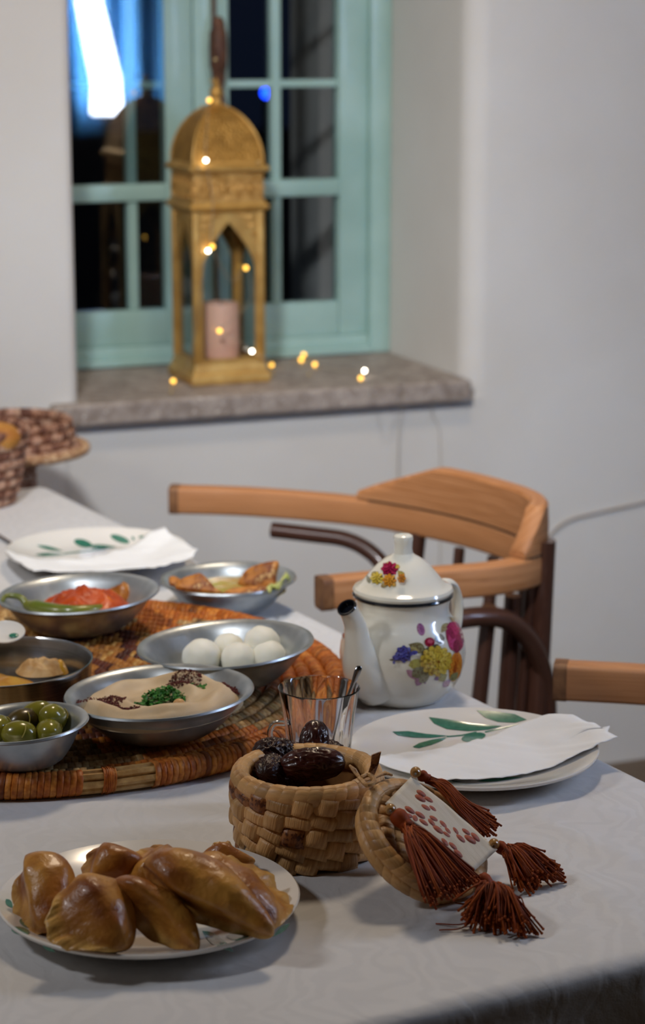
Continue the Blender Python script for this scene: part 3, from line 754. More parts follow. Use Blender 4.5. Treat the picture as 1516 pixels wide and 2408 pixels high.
def strip(pts, w_): 
    pts = [Vector(p) for p in pts]; up, dn = [], []
    for i, p in enumerate(pts):
        d = (pts[min(i + 1, len(pts) - 1)] - pts[max(0, i - 1)]).normalized(); q = Vector((-d.y, d.x)) * w_; up.append(tuple(p + q)); dn.append(tuple(p - q))
    return up + dn[::-1]
PL_R, cR = plate('white plate with green leaf print and tissue beside the teapot', at(1112, 1775, TZ + .012) * 1 - Vector((0, 0, .012)),
    [[(1008, 1687), (1050, 1692), (1110, 1702), (1180, 1708), (1150, 1716), (1100, 1720), (1050, 1715), (1020, 1702)],
     [(1120, 1671), (1160, 1673), (1210, 1680), (1238, 1693), (1210, 1700), (1170, 1698), (1140, 1688)],
     [(922, 1721), (960, 1720), (1000, 1726), (1055, 1731), (1010, 1736), (970, 1735), (935, 1730)],
     [(970, 1757), (985, 1748), (1015, 1740), (1050, 1734), (1040, 1742), (1015, 1752), (985, 1760)],
     ell(1113, 1734, 29, 10, -10), strip([(1050, 1733), (1085, 1730), (1120, 1722)], 1.5), strip([(1140, 1722), (1180, 1713), (1225, 1703), (1268, 1694)], 1.5),
     [(1112, 1750), (1170, 1738), (1220, 1715), (1250, 1698), (1235, 1715), (1180, 1742), (1130, 1750)],
     leafy((1120, 1838), (1230, 1828), 4), leafy((1040, 1838), (1085, 1839), 2)])
PL_N, cN = plate('white leaf print plate holding the fried pastries in the foreground', at(351, 2128, TZ + .012) - Vector((0, 0, .012)),
    [leafy((668, 2130), (640, 2182), 8), leafy((682, 2172), (640, 2205), 6), leafy((475, 2190), (550, 2240), 12), leafy((530, 2202), (592, 2205), 9), ell(48, 2190, 22, 10, 10),
     leafy((14, 2115), (30, 2136), 7), ell(60, 2172, 16, 8, 30), leafy((100, 2225), (130, 2240), 5)])
PL_F, cF = plate('white leaf print plate with tissue at the far side of the table', at(228, 1304, TZ + .012) - Vector((0, 0, .012)),
    [leafy((86, 1283), (150, 1297), 4), leafy((82, 1305), (155, 1304), 4), strip([(150, 1302), (200, 1297), (250, 1290)], 2), ell(195, 1278, 22, 9, 15), leafy((205, 1285), (275, 1287), 5),
     ell(282, 1268, 24, 8, 20), leafy((310, 1262), (316, 1272), 3), leafy((325, 1264), (345, 1262), 3)])

def tissue(name, label, c, top, left, bottom, right, wr=.0014, seed=0, lift=.0025, n=(44, 30)):
    def h(x, y):
        r_ = math.hypot(x - c.x, y - c.y); return c.z + plate_h(min(r_, PR)) + lift + (max(0, r_ - PR) * .12)
    def pt(p):
        z = c.z + .015
        for _ in range(8): q = at(p[0], p[1], z); z = h(q.x, q.y)
        return at(p[0], p[1], z)
    def samp(pl, t):
        L = [0]
        for a, b in zip(pl[:-1], pl[1:]): L.append(L[-1] + (b - a).length)
        s = t * L[-1]
        for i in range(len(pl) - 1):
            if s <= L[i + 1] or i == len(pl) - 2: k = (s - L[i]) / max(1e-9, L[i + 1] - L[i]); return pl[i].lerp(pl[i + 1], k)
    T, Lf, Bt, Rt = ([pt(p) for p in e] for e in (top, left, bottom, right))
    def fn(u, v):
        p = samp(T, u) * (1 - v) + samp(Bt, u) * v + samp(Lf, v) * (1 - u) + samp(Rt, v) * u
        p = p - (T[0] * (1 - u) * (1 - v) + T[-1] * u * (1 - v) + Bt[0] * (1 - u) * v + Bt[-1] * u * v)
        p.z = h(p.x, p.y) + wr * (1.2 + nz((p.x + seed, p.y, 0), 30) + .9 * nz((p.x * .6 + p.y, p.y * .5 + seed, 3), 85)) + .004 * max(0, u - .8) * (1 + math.sin(v * 17 + seed))
        return p
    mb = MB(); mb.grid(fn, *n); o = obj(name, mb, M['tissue'], angle=None)
    s = o.modifiers.new('s', 'SOLIDIFY'); s.thickness = .0006; s.offset = 1
    return tag(o, label, 'napkin', 'tissues laid on plates')
tissue('paper_napkin', 'crumpled white tissue on the plate beside the teapot', cR,
       [(850, 1788), (930, 1778), (1020, 1766), (1100, 1750), (1190, 1720), (1280, 1692), (1345, 1686)],
       [(850, 1788), (905, 1808), (960, 1824)], [(960, 1824), (1030, 1836), (1100, 1838), (1180, 1832), (1290, 1808), (1380, 1768), (1452, 1739)],
       [(1345, 1686), (1385, 1704), (1418, 1718), (1434, 1710), (1428, 1728), (1452, 1739)], .0022, 1)
tissue('paper_napkin', 'white tissue spread over the far plate', cF,
       [(10, 1296), (40, 1306), (100, 1318), (200, 1318), (280, 1295), (350, 1264), (388, 1251)],
       [(10, 1296), (30, 1316), (50, 1330), (78, 1346)], [(78, 1346), (160, 1348), (260, 1345), (360, 1338), (420, 1325), (448, 1318)],
       [(388, 1251), (412, 1268), (440, 1284), (466, 1297), (448, 1318)], .002, 7)

# ------------------------------------------------------------------ fried pastries
def smoothstep(x): x = max(0, min(1, x)); return x * x * (3 - 2 * x)
cA, cB, cS = lin('#cd9240'), lin('#a86828'), lin('#dcae60')
def mixc(a, b, t): t = max(0, min(1, t)); return tuple(a[i] * (1 - t) + b[i] * t for i in range(4))
def pastry(label, A, B, S, thick, belly, seed, flip=1, puff=1.0, taper=.3):
    A, B, S = at(*A), at(*B), at(*S); mid = (A + B) / 2; x = (B - A); Ln = x.length
    fm = frame(x, S - mid, mid); w_ = ((S - mid) - x.normalized() * (S - mid).dot(x.normalized())).length
    nx_, nt_ = 64, 40; mb = MB()
    for i in range(nx_ + 1):
        s = -1 + 2 * i / nx_; e = max(0, 1 - abs(s) ** 1.9); en = e ** .5; tp_ = 1 - taper * s
        for j in range(nt_):
            t = 2 * PI * j / nt_; u = (1 + math.cos(t)) / 2      # 0 at the fold, 1 at the seam
            rim = smoothstep((u - .74) / .2)
            edge = 1 + .10 * nz((s * 5 + seed, 0, 0), 1) * rim
            y = -belly * en * tp_ + (w_ * e ** .6 * edge + belly * en * tp_) * u
            th = thick * (e ** .55) * math.sin(t) * (1 - .80 * smoothstep((u - .46) / .36)) * puff * tp_
            th += rim * (.0013 * math.sin(s * 13 + 2 * nz((s * 3, seed, 0), 1) + seed) + .0012 * nz((s * 14, seed, 2), 1)) * min(1, e * 3)
            th += flip * .010 * math.sin(s * 2.2 + seed) * u * u * e
            p = Vector((s * Ln / 2, y, flip * th))
            n_ = Vector((nz((p.x + seed, p.y, p.z), 26), nz((p.x, p.y + seed, p.z), 26), nz((p.x, p.y, p.z + seed), 26)))
            n2 = nz((p.x, p.y, p.z + seed * 3), 75)
            p += n_ * .0050 * en * (1 - .5 * rim) + Vector((0, .0006 * n2, flip * .0018 * n2)) * (.3 + .7 * en)
            k = nz((p.x + 3 * seed, p.y, p.z), 38)
            c = mixc(cA, cB, .30 + 1.7 * k + .35 * (1 - u)); c = mixc(c, cS, rim * .85 + .45 * smoothstep((abs(s) - .8) / .2))
            mb.vert(p, c, (s, u, 0))
    for i in range(nx_):
        for j in range(nt_): k = (j + 1) % nt_; mb.f.append((i * nt_ + j, i * nt_ + k, (i + 1) * nt_ + k, (i + 1) * nt_ + j))
    mb.f.append(tuple(range(nt_))); mb.f.append(tuple(range(nx_ * nt_, (nx_ + 1) * nt_)))
    o = obj('fried_pastry', mb, M['pastry'], angle=None, merge=1e-5); o.matrix_world = fm
    tag(o, label, 'pastry', 'fried pastries on the front plate'); return o
Z = TZ
pastry('fried pastry at the left end of the pile, leaning on the front-left one', (72, 2040, Z + .045), (105, 2190, Z + .022), (14, 2108, Z + .026), .024, .032, 1.1)
pastry('rounded fried pastry second from left at the back, dark brown cheek', (238, 1992, Z + .052), (228, 2108, Z + .022), (178, 2052, Z + .035), .026, .036, 2.3)
pastry('fried pastry with pale rim in the middle of the back row', (392, 1990, Z + .053), (300, 2105, Z + .026), (284, 2035, Z + .042), .022, .030, 3.6)
pastry('small pale pastry tip peeping out beside the woven basket', (470, 2020, Z + .028), (600, 2026, Z + .030), (548, 1994, Z + .034), .014, .014, 9.2)
pastry('broad triangular fried pastry at the right back of the pile', (436, 2030, Z + .055), (640, 2188, Z + .022), (598, 2010, Z + .045), .022, .026, 4.4)
pastry('long fried pastry with a bumpy ridge lying across the right front', (335, 2040, Z + .062), (643, 2200, Z + .026), (440, 2150, Z + .032), .022, .030, 5.2)
pastry('narrow fried pastry with a twisted seam at the middle front', (236, 2108, Z + .046), (466, 2236, Z + .020), (338, 2192, Z + .028), .020, .030, 6.9)
pastry('glossy fried pastry at the front left, nearest the plate rim', (172, 2080, Z + .056), (300, 2232, Z + .024), (100, 2162, Z + .046), .025, .030, 7.7)

# ------------------------------------------------------------------ teapot
TPC = at(945, 1640, TZ); TPC.z = TZ
tea = thing('teapot', 'cream enamel teapot with flower print and black rim', 'teapot', TPC)
body = [(0, 0), (.038, 0), (.0425, .002), (.047, .007), (.055, .0155), (.0615, .027), (.0655, .041), (.0665, .050), (.0655, .062), (.0615, .075), (.0555, .085), (.0505, .0915), (.0487, .096), (.0487, .103), (.0505, .111), (.0508, .1125)]
mb = MB(); mb.lathe(body + [(.049, .1125), (.047, .104), (.047, .096)], 64); obj('pot_body', mb, M['enamel'], tea, merge=1e-6)
mb = MB(); mb.tube([(.0512 * math.cos(2 * PI * k / 64), .0512 * math.sin(2 * PI * k / 64), .1135) for k in range(65)], .0021, 8, caps=False); obj('black_rim', mb, M['black_enamel'], tea, label='black rim band under the lid')
lidp = [(.0465, .114), (.0515, .1155), (.0528, .1185), (.0515, .1215), (.0475, .1235), (.0440, .1255), (.0395, .131), (.033, .139), (.026, .1465), (.018, .1525), (.0125, .1555), (.0102, .158), (.0095, .163), (.0098, .169), (.0105, .173), (.0098, .176), (.007, .1778), (0, .178)]
mb = MB(); mb.lathe(lidp[:12], 64); ld_ = obj('lid', mb, M['enamel'], tea)
mb = MB(); mb.lathe(lidp[11:], 32); obj('knob', mb, M['enamel'], ld_)
sd = Vector((-.66, -.75, 0)).normalized()
def sp(r_, z): return sd * r_ + Vector((0, 0, z))
path = spline([sp(.040, .030), sp(.056, .041), (sp(.0675, .056)), sp(.0725, .074), sp(.0765, .094), sp(.0845, .109), sp(.090, .1165)], 5)
rr = [x[0] for x in spline([(r_, 0, 0) for r_ in (.030, .0265, .0205, .0148, .0118, .0103, .0098)], 5)]
mb = MB(); mb.tube(path, rr, 24, caps=False); obj('spout', mb, M['enamel'], tea, angle=None)
tdir = (path[-1] - path[-2]).normalized(); fm = frame(tdir.cross(Vector((0, 0, 1))), Vector((0, 0, 1)).cross(tdir).cross(tdir), path[-1])
mb = MB()
q = tdir.to_track_quat('Z', 'Y').to_matrix().to_4x4(); q.translation = path[-1]
mb.lathe([(.0098, -.001), (.0108, .0), (.0102, .0015), (.0085, .001), (.008, -.006), (0, -.007)], 24, q); obj('spout_lip', mb, M['black_enamel'], tea, label='black spout opening')
hd = -sd
hp = spline([hd * .047 + Vector((0, 0, .102)), hd * .062 + Vector((0, 0, .112)), hd * .082 + Vector((0, 0, .108)), hd * .093 + Vector((0, 0, .085)), hd * .090 + Vector((0, 0, .058)), hd * .076 + Vector((0, 0, .040)), hd * .062 + Vector((0, 0, .034))], 6)
mb = MB(); mb.tube(hp, .0048, 10, sx=1.6); obj('handle', mb, M['enamel'], tea)
def tin(prof):
    def f(p):
        r_ = interp(prof, p.z - TZ); return r_ is not None and math.hypot(p.x - TPC.x, p.y - TPC.y) < r_
    return f
def tnrm(p): v = p - (TPC + Vector((0, 0, .05))); return Vector((v.x, v.y, v.z * .6)).normalized()
hb = lambda x, y: march(x, y, tin(body), TZ + .125, TZ)
hl = lambda x, y: march(x, y, tin(lidp), TZ + .18, TZ + .113)
def motif(name, shapes, hit, off0=.00025, split=False):
    if split:
        for i, s_ in enumerate(shapes): motif(name, [s_], hit, off0 + .00006 * i)
        return
    mb = MB()
    for i, (pl, c) in enumerate(shapes): decal(mb, pl, hit, TPC, tnrm, off0 + .00006 * i, lin(c))
    if mb.f: obj(name, mb, M['print_fine'], tea if hit is hb else ld_)
def shade(c, k): c = c.lstrip('#'); return '#' + ''.join('%02x' % max(0, min(255, int(int(c[i:i + 2], 16) * k))) for i in (0, 2, 4))
def rosette(cx, cy, r_, c1, c2, c3, n=9, sq=1.0):
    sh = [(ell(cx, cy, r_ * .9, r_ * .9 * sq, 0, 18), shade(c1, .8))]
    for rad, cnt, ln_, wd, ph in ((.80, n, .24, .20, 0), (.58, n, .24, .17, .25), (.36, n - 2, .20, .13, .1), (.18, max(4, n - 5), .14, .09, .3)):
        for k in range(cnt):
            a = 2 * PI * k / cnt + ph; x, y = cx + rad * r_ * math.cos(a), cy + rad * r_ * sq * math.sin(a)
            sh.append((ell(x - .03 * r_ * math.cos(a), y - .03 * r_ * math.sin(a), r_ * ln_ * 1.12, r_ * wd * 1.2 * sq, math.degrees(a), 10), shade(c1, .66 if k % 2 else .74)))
            sh.append((ell(x, y, r_ * ln_, r_ * wd * sq, math.degrees(a), 10), c1 if (k + cnt) % 3 else c2))
    sh.append((ell(cx, cy, r_ * .10, r_ * .09 * sq, 0, 8), c3))
    return sh
motif('leaf_print', [(leafy((1000, 1530), (960, 1515), 13), '#8a8560'), (leafy((985, 1530), (948, 1530), 9), '#b0a46a'), (leafy((1045, 1500), (1020, 1505), 12), '#7f7a66'), (leafy((1052, 1465), (1036, 1488), 8), '#a8996c'),
    (leafy((1070, 1460), (1056, 1452), 6), '#c2a878'), (leafy((960, 1565), (1000, 1556), 12), '#a8a04a'), (leafy((968, 1590), (1000, 1570), 13), '#7d7a5a'), (leafy((985, 1605), (1010, 1580), 10), '#8f8b70'), (leafy((1030, 1600), (1050, 1585), 9), '#9a9558'),
    (leafy((1058, 1600), (1075, 1580), 8), '#8a8a5c'), (leafy((940, 1551), (914, 1551), 3), '#6f6a55'), (leafy((990, 1545), (1015, 1520), 9), '#6d6a58'), (leafy((1030, 1515), (1000, 1540), 8), '#565244')], hb, split=True)
motif('petal_print', [(ell(989, 1480, 9, 15, -15), '#a8749a'), (ell(990, 1478, 4, 11, -15), '#8f5a86'), (leafy((955, 1575), (985, 1600), 8), '#b98ba2'), (leafy((978, 1612), (992, 1588), 9), '#a97a9a'), (leafy((1000, 1608), (985, 1580), 6), '#8f6a8c'),
    (leafy((1040, 1615), (1058, 1598), 7), '#b597ab'), (leafy((1020, 1598), (1045, 1588), 5), '#7f5a86')], hb, .0003, True)
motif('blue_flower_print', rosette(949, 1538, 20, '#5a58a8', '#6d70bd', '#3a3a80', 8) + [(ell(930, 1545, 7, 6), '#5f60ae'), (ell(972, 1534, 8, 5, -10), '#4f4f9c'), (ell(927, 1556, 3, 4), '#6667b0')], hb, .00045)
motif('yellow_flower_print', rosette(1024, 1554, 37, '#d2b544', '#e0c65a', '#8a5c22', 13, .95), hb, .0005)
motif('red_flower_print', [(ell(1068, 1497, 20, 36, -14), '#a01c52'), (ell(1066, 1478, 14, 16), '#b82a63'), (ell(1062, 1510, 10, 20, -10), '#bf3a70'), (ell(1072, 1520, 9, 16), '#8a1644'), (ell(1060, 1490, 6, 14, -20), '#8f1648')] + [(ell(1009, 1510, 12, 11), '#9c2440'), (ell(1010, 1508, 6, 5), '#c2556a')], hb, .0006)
motif('orange_flower_print', [(ell(1070, 1566, 15, 34, 8), '#d98a2e'), (ell(1064, 1590, 9, 12), '#e09c3c'), (ell(1072, 1550, 7, 14), '#c9701f'), (ell(1068, 1575, 4, 18, 8), '#a9541a')], hb, .00055)
motif('petal_print', [(leafy((800, 1480), (806, 1500), 4), '#b06a4a'), (leafy((808, 1488), (810, 1502), 4), '#c9785a'), (leafy((795, 1540), (812, 1590), 9), '#8a7430'), (leafy((800, 1570), (820, 1588), 6), '#a99244')], hb, .0004, True)
motif('lid_leaf_print', [(leafy((872, 1355), (890, 1345), 7), '#9a8a4a'), (leafy((870, 1372), (862, 1352), 5), '#8a8a70'), (leafy((950, 1360), (935, 1342), 8), '#a99a4c'), (leafy((905, 1330), (922, 1326), 6), '#c9a84a'), (leafy((895, 1380), (915, 1372), 6), '#a99a6a'), (leafy((930, 1380), (918, 1366), 6), '#b99a4a'), (leafy((940, 1335), (925, 1330), 5), '#d0b050')], hl, split=True)
motif('lid_red_flower_print', rosette(916, 1339, 20, '#a01c48', '#b8325c', '#7a1236', 8, .8), hl, .0004)
motif('lid_yellow_flower_print', rosette(887, 1361, 16, '#e0c54c', '#ecd66a', '#b08a2a', 8, .85), hl, .0004)
motif('lid_orange_flower_print', rosette(916, 1366, 16, '#e0982e', '#ecae48', '#b0641c', 8, .9) + rosette(944, 1366, 10, '#d98a2e', '#e0a040', '#8a3a1c', 6, 1.1), hl, .0005)

# ------------------------------------------------------------------ tea glass and spoon
GC = at(750, 1619, TZ + .080); GC.z = TZ + .0006
gl = thing('tea_glass', 'small clear glass cup holding a spoon in front of the teapot', 'glass', GC)
outp = [(.0, .0), (.0265, 0), (.0285, .002), (.0295, .010), (.0315, .03), (.0345, .055), (.0385, .079), (.0392, .0805)]
inp = [(.0382, .0812), (.0368, .079), (.0325, .055), (.029, .03), (.0268, .014), (.024, .011), (0, .010)]
def fl_w(a, i):
    if i >= 9 and i <= 12: return 1 - (.035, .07, .07, .05)[min(3, i - 9)] * (.5 + .5 * math.cos(9 * a)) ** 1.5
    return 1
mb = MB(); mb.lathe(outp + inp, 90, wob=fl_w); obj('cup', mb, M['glass'], gl, angle=60, merge=1e-6)
hpts = spline([(-.0325, -.004, .046), (-.043, -.006, .046), (-.047, -.007, .036), (-.042, -.006, .024), (-.0305, -.004, .022)], 6)
mb = MB(); mb.tube(hpts, .0028, 10); obj('cup_handle', mb, M['glass'], gl)
s0 = at(838, 1568, TZ + .104); s0 = Vector((s0.x, GC.y - .0, 0)); 
a = Vector((GC.x + .0385, GC.y - .002, TZ + .103)); b = Vector((GC.x + .006, GC.y - .004, TZ + .0135))
sp_ = thing('tea_spoon', 'thin steel spoon leaning inside the glass cup', 'spoon', b)
mb = MB(); d = a - b
mb.tube([d * .22, d * .5, d * .8, d * .93, d * .985, d], [.0014, .0015, .002, .0034, .003, .0012], 10, sx=.5); obj('spoon_handle', mb, M['spoon'], sp_)
mb = MB(); q = d.to_track_quat('X', 'Z').to_matrix().to_4x4(); q.translation = d * .12
mb.ball((0, 0, 0), (.0135, .0075, .002), 16, 8, xf=q); obj('spoon_bowl', mb, M['spoon'], sp_)
# ------------------------------------------------------------------ coiled tray
def coil_ring(mb, r0, z0, tr, tz, width, colfn, sides=8, a0=0, a1=2 * PI, skip=None):
    n = max(8, int((a1 - a0) * r0 / width)); full = abs(a1 - a0 - 2 * PI) < 1e-6
    rows = []
    for k in range(n):
        if skip and skip(a0 + (a1 - a0) * (k + .5) / n): continue
        c = colfn((k + .5) / n * (a1 - a0) + a0)
        jr = 1 + random.uniform(-.04, .05); b = len(mb.v); st = (.01, .14, .86, .99); am = (.93, 1.0 * jr, .99 * jr, .92); tw = width * .25 / r0
        for q in range(4):
            for j in range(sides):
                th = 2 * PI * j / sides; a = a0 + (a1 - a0) * (k + st[q]) / n + tw * math.sin(th)
                rr_ = r0 + tr * am[q] * math.cos(th); mb.vert((rr_ * math.cos(a), rr_ * math.sin(a), z0 + tz * am[q] * math.sin(th)), c)
        for q in range(3):
            for j in range(sides): i = (j + 1) % sides; mb.f.append((b + q * sides + j, b + q * sides + i, b + (q + 1) * sides + i, b + (q + 1) * sides + j))
TRC = Vector((-.303, 2.252, TZ)); TRR = .332
tray = thing('woven_tray', 'large round coiled straw tray in orange and tan under the bowls', 'tray', TRC)
orange = [lin(c) for c in ('#cf7c2c', '#c4702a', '#d68a38', '#b9661f', '#c97f3a', '#bd7434')]
tan = [lin(c) for c in ('#c9a878', '#b99a68', '#a08a5c', '#d2b27c', '#8f7a55', '#b58e58')]
gold_ = [lin(c) for c in ('#c0894a', '#b57f40', '#caa05c', '#ad7436')]
maroon = [lin(c) for c in ('#5d2f26', '#6b3a2a', '#4a2620', '#744434')]
pitch = .0162; NCO = 20
def tray_col(k):
    def f(a):
        ph = a + k * .06 * (1 if (int(a * 9 / PI) % 2) else -1)
        w1 = math.sin(6 * a + .4)
        dark = random.random() < .06
        if k <= 1: c = random.choice(orange) if (w1 > -.75 or k == 0) else random.choice(tan)
        elif k <= 3: c = random.choice(orange) if w1 > .15 + .2 * (k - 2) else random.choice(tan)
        elif k <= 6: c = random.choice(orange) if math.sin(6 * a + 1.6) > .55 else random.choice(tan)
        elif k <= 12:
            z_ = abs(((a * 8 / PI) % 2) - 1) * 5
            c = random.choice(maroon) if abs(z_ - (k - 7)) < .9 else random.choice(gold_)
        else: c = random.choice(gold_) if (int(a * 6 / PI) + k) % 3 else random.choice(maroon)
        return mixc(c, maroon[2], .6) if dark else c
    return f
RIM_R = TRR - .012
gap = (R(284.5), R(287.8)); gap2 = (R(290), R(296.5))
def inskip(a): return gap[0] < a < gap[1] or gap2[0] < a < gap2[1]
for g0, g1 in ((gap2[1], gap[0] + 2 * PI), (gap[1], gap2[0])):
    mb = MB(); coil_ring(mb, RIM_R, .0125, .0125, .0125, .0058, tray_col(0), 10, a0=g0, a1=g1); obj('rim_coil', mb, M['coil'], tray, angle=60)
for g0, g1 in (gap, gap2):
    for q in range(7):
        th = 2 * PI * q / 7; mb = MB()
        mb.tube([((RIM_R + .008 * math.cos(th)) * math.cos(a), (RIM_R + .008 * math.cos(th)) * math.sin(a), .0125 + .008 * math.sin(th)) for a in [g0 - .01 + (g1 - g0 + .02) * i / 8 for i in range(9)]], .0036, 6)
        obj('straw', mb, M['straw'], tray)
r_ = RIM_R - .0195; k = 1
while r_ > .02:
    mb = MB(); coil_ring(mb, r_, .0105, .0088, .0102, .0066, tray_col(k), 8); obj('coil', mb, M['coil'], tray, angle=60); r_ -= pitch; k += 1
mb = MB(); mb.lathe([(0, .003), (.28, .003), (.312, .006), (.312, .010), (0, .009)], 48); obj('tray_base', mb, M['leaf_in'], tray)
TRZ = TZ + .0208

# ------------------------------------------------------------------ bowls
def bowl_prof(r, rb, h):
    t = .0016
    o = [(0, 0), (rb - .004, 0), (rb, .0015)]
    for k in range(1, 9):
        a = k / 8; o.append((rb + (r - .007 - rb) * a ** .85, .0015 + (h - .004) * a ** 1.25))
    o += [(r - .002, h - .0012), (r, h + .0003), (r - .001, h + .0022), (r - .004, h + .0018), (r - .0085, h - .001)]
    for k in range(7, -1, -1):
        a = k / 8; o.append((rb + (r - .007 - rb) * a ** .85 - t, .0015 + (h - .004) * a ** 1.25 + t))
    return o + [(0, .003)]
def inner(r, rb, h):                      # inner surface height at radius x
    def f(x):
        if x <= rb: return .003
        a = min(1, (x - rb) / (r - .007 - rb)); return .003 + (h - .004) * a ** (1.25 / .85)
    return f
def bowl(name, label, px, py, r, rb, h, base, tilt=0, tdir=0, m='tin', prof=None):
    c = at(px, py, base + h); dz = rb * math.sin(R(tilt))
    c = Vector((c.x, c.y, base + dz))
    t = MB(); t.lathe(prof or bowl_prof(r, rb, h), 72)
    o = obj(name, t, M[m], merge=1e-6)
    rot = Matrix.Rotation(R(-tilt), 4, Vector((-math.sin(R(tdir)), math.cos(R(tdir)), 0)))
    o.matrix_world = Matrix.Translation(c) @ rot
    tag(o, label, 'bowl', 'metal bowls of mezze'); return o, o.matrix_world.copy(), inner(r, rb, h)
def mound(name, label, cat, mw, off, rx, ry, hz, m, amp, fr, seed, z0=.004, lobes=None, n=(48, 14)):
    def fn(u, v):
        a = 2 * PI * u; s = v; k = 1 + .12 * nz((math.cos(a) * 1.3 + seed, math.sin(a) * 1.3, 0), 1)
        x, y = rx * s * k * math.cos(a), ry * s * k * math.sin(a)
        z = z0 + hz * (1 - s ** 2.4) + amp * (nz((x + seed, y, 0), fr) + .5 * nz((x, y + seed, 1), fr * 2.3)) * (1 - s ** 6)
        return Vector((off[0] + x, off[1] + y, z))
    mb = MB(); mb.grid(fn, n[0], n[1], wrap=True)
    o = obj(name, mb, M[m], angle=None, merge=1e-6); o.matrix_world = mw
    if label: tag(o, label, cat)
    return o
TB = 2.4
# a: tomato and chili
bA, mA, iA = bowl('metal_bowl', 'metal bowl of red tomato sauce and green chili at the far left', 188, 1400, .0925, .046, .041, TRZ, TB)
mound('tomato_sauce', 'chunky red tomato sauce beside the green chili', 'sauce', mA, (.006, .004), .058, .050, .027, 'tomato', .007, 62, 3.3, .018)
def inl(mw, px, py, z):                    # pixel to bowl coordinates at a bowl height
    p = mw @ Vector((0, 0, z)); return mw.inverted() @ at(px, py, p.z)
t = thing('green_chili', 'cooked green chili pepper with curved stem in the tomato bowl', 'chili')
t.matrix_world = mA
cp = spline([inl(mA, 62, 1422, .031), inl(mA, 100, 1433, .030), inl(mA, 160, 1439, .030), inl(mA, 225, 1433, .030), inl(mA, 290, 1418, .028)], 6)
mb = MB(); nC = len(cp); mb.tube(cp, [.0095 * (1 - (i / (nC - 1)) ** 2.2 * .75) * (.55 + .45 * min(1, i / 4)) for i in range(nC)], 14); obj('pepper_body', mb, M['pepper'], t)
cp = spline([inl(mA, 64, 1423, .031), inl(mA, 50, 1406, .038), inl(mA, 30, 1401, .040), inl(mA, 12, 1403, .040), inl(mA, 4, 1416, .038)], 6)
mb = MB(); mb.tube(cp, [.0042 - .0018 * i / (len(cp) - 1) for i in range(len(cp))], 10); obj('pepper_stem', mb, M['pepper'], t)
mound('fried_onion', 'browned fried onion piece right of the tomato sauce', 'food', mA, tuple(inl(mA, 282, 1415, .016)[:2]), .021, .018, .019, 'onion', .006, 70, 8.1, .016)
# b: bread salad
bB, mB, iB = bowl('metal_bowl', 'metal bowl with toasted bread wedges standing beyond the tray', 538, 1363, .083, .042, .037, TZ + .0008, 1.0)
mound('dressing', 'oily yellow green dressing in the bread bowl', 'food', mB, (0, 0), .066, .066, .003, 'broth', .0012, 60, 2.2, .024)
def slab(label, poly, p, nrm, thick, seed):
    nrm = Vector(nrm).normalized(); n_ = len(poly); cx = sum(q[0] for q in poly) / n_; cy = sum(q[1] for q in poly) / n_
    pp = spline([(x, y, 0) for x, y in poly] + [(poly[0][0], poly[0][1], 0)], 4)[:-1]; n_ = len(pp)
    cen = on_plane(cx, cy, p, nrm); t_ = thing('bread_wedge', label, 'bread', cen)
    def face(sg, mb, h):
        b = len(mb.v); rings = (1, .97, .85, .6, .3)
        for k, r_ in enumerate(rings):
            for q in pp:
                w_ = on_plane(cx + (q.x - cx) * r_, cy + (q.y - cy) * r_, p, nrm) - cen
                d_ = h * (0, .6, .9, 1, 1)[k] * (.8 + .5 * nz(w_ + Vector((seed, 0, 0)), 60)) + .0012 * nz(w_ + Vector((0, seed, 0)), 160) * (k > 0)
                mb.vert(w_ + nrm * (sg * d_))
        for k in range(4):
            for i in range(n_): j = (i + 1) % n_; mb.f.append((b + k * n_ + i, b + k * n_ + j, b + (k + 1) * n_ + j, b + (k + 1) * n_ + i))
        mb.f.append(tuple(b + 4 * n_ + i for i in range(n_)))
    mb = MB(); face(1, mb, thick * .5); obj('toasted_face', mb, M['toast'], t_, angle=60)
    mb = MB(); face(-1, mb, thick * .5); obj('crumb_face', mb, M['crumb'], t_, angle=60, label='paler inner side of the bread')
zb = TZ + .03
slab('toasted bread wedge lying at the left of the bread bowl', [(412, 1384), (418, 1368), (444, 1355), (470, 1349), (488, 1362), (508, 1384), (522, 1395), (455, 1391)], at(460, 1392, zb + .012), (-.1, -.75, .6), .010, 1)
slab('toasted bread wedge standing up at the right of the bread bowl', [(558, 1374), (574, 1346), (600, 1330), (652, 1319), (650, 1350), (642, 1386), (600, 1388)], at(610, 1380, zb + .006), (-.25, -.85, .35), .012, 5)
slab('toasted bread strip under the tall wedge in the bread bowl', [(520, 1398), (545, 1386), (600, 1380), (640, 1382), (620, 1393), (570, 1399)], at(585, 1398, zb + .003), (0, -.5, .85), .008, 9)
slab('browned bread piece peeping between the two far bowls', [(398, 1374), (398, 1360), (410, 1357), (434, 1370), (450, 1382), (424, 1383)], at(405, 1385, zb + .012), (-.2, -.6, .75), .008, 12)
mb = MB()
def let(u, v):
    p = at(630 + 46 * u, 1386 - 34 * u + 10 * v - 6 * math.sin(u * 9), zb + .010 + .004 * math.sin(u * 12 + v * 4)); return p
mb.grid(let, 14, 6); o = obj('lettuce_leaf', mb, M['lettuce'], angle=None); tag(o, 'pale green leaf tucked against the rim of the bread bowl', 'leaf'); s_ = o.modifiers.new('s', 'SOLIDIFY'); s_.thickness = .003
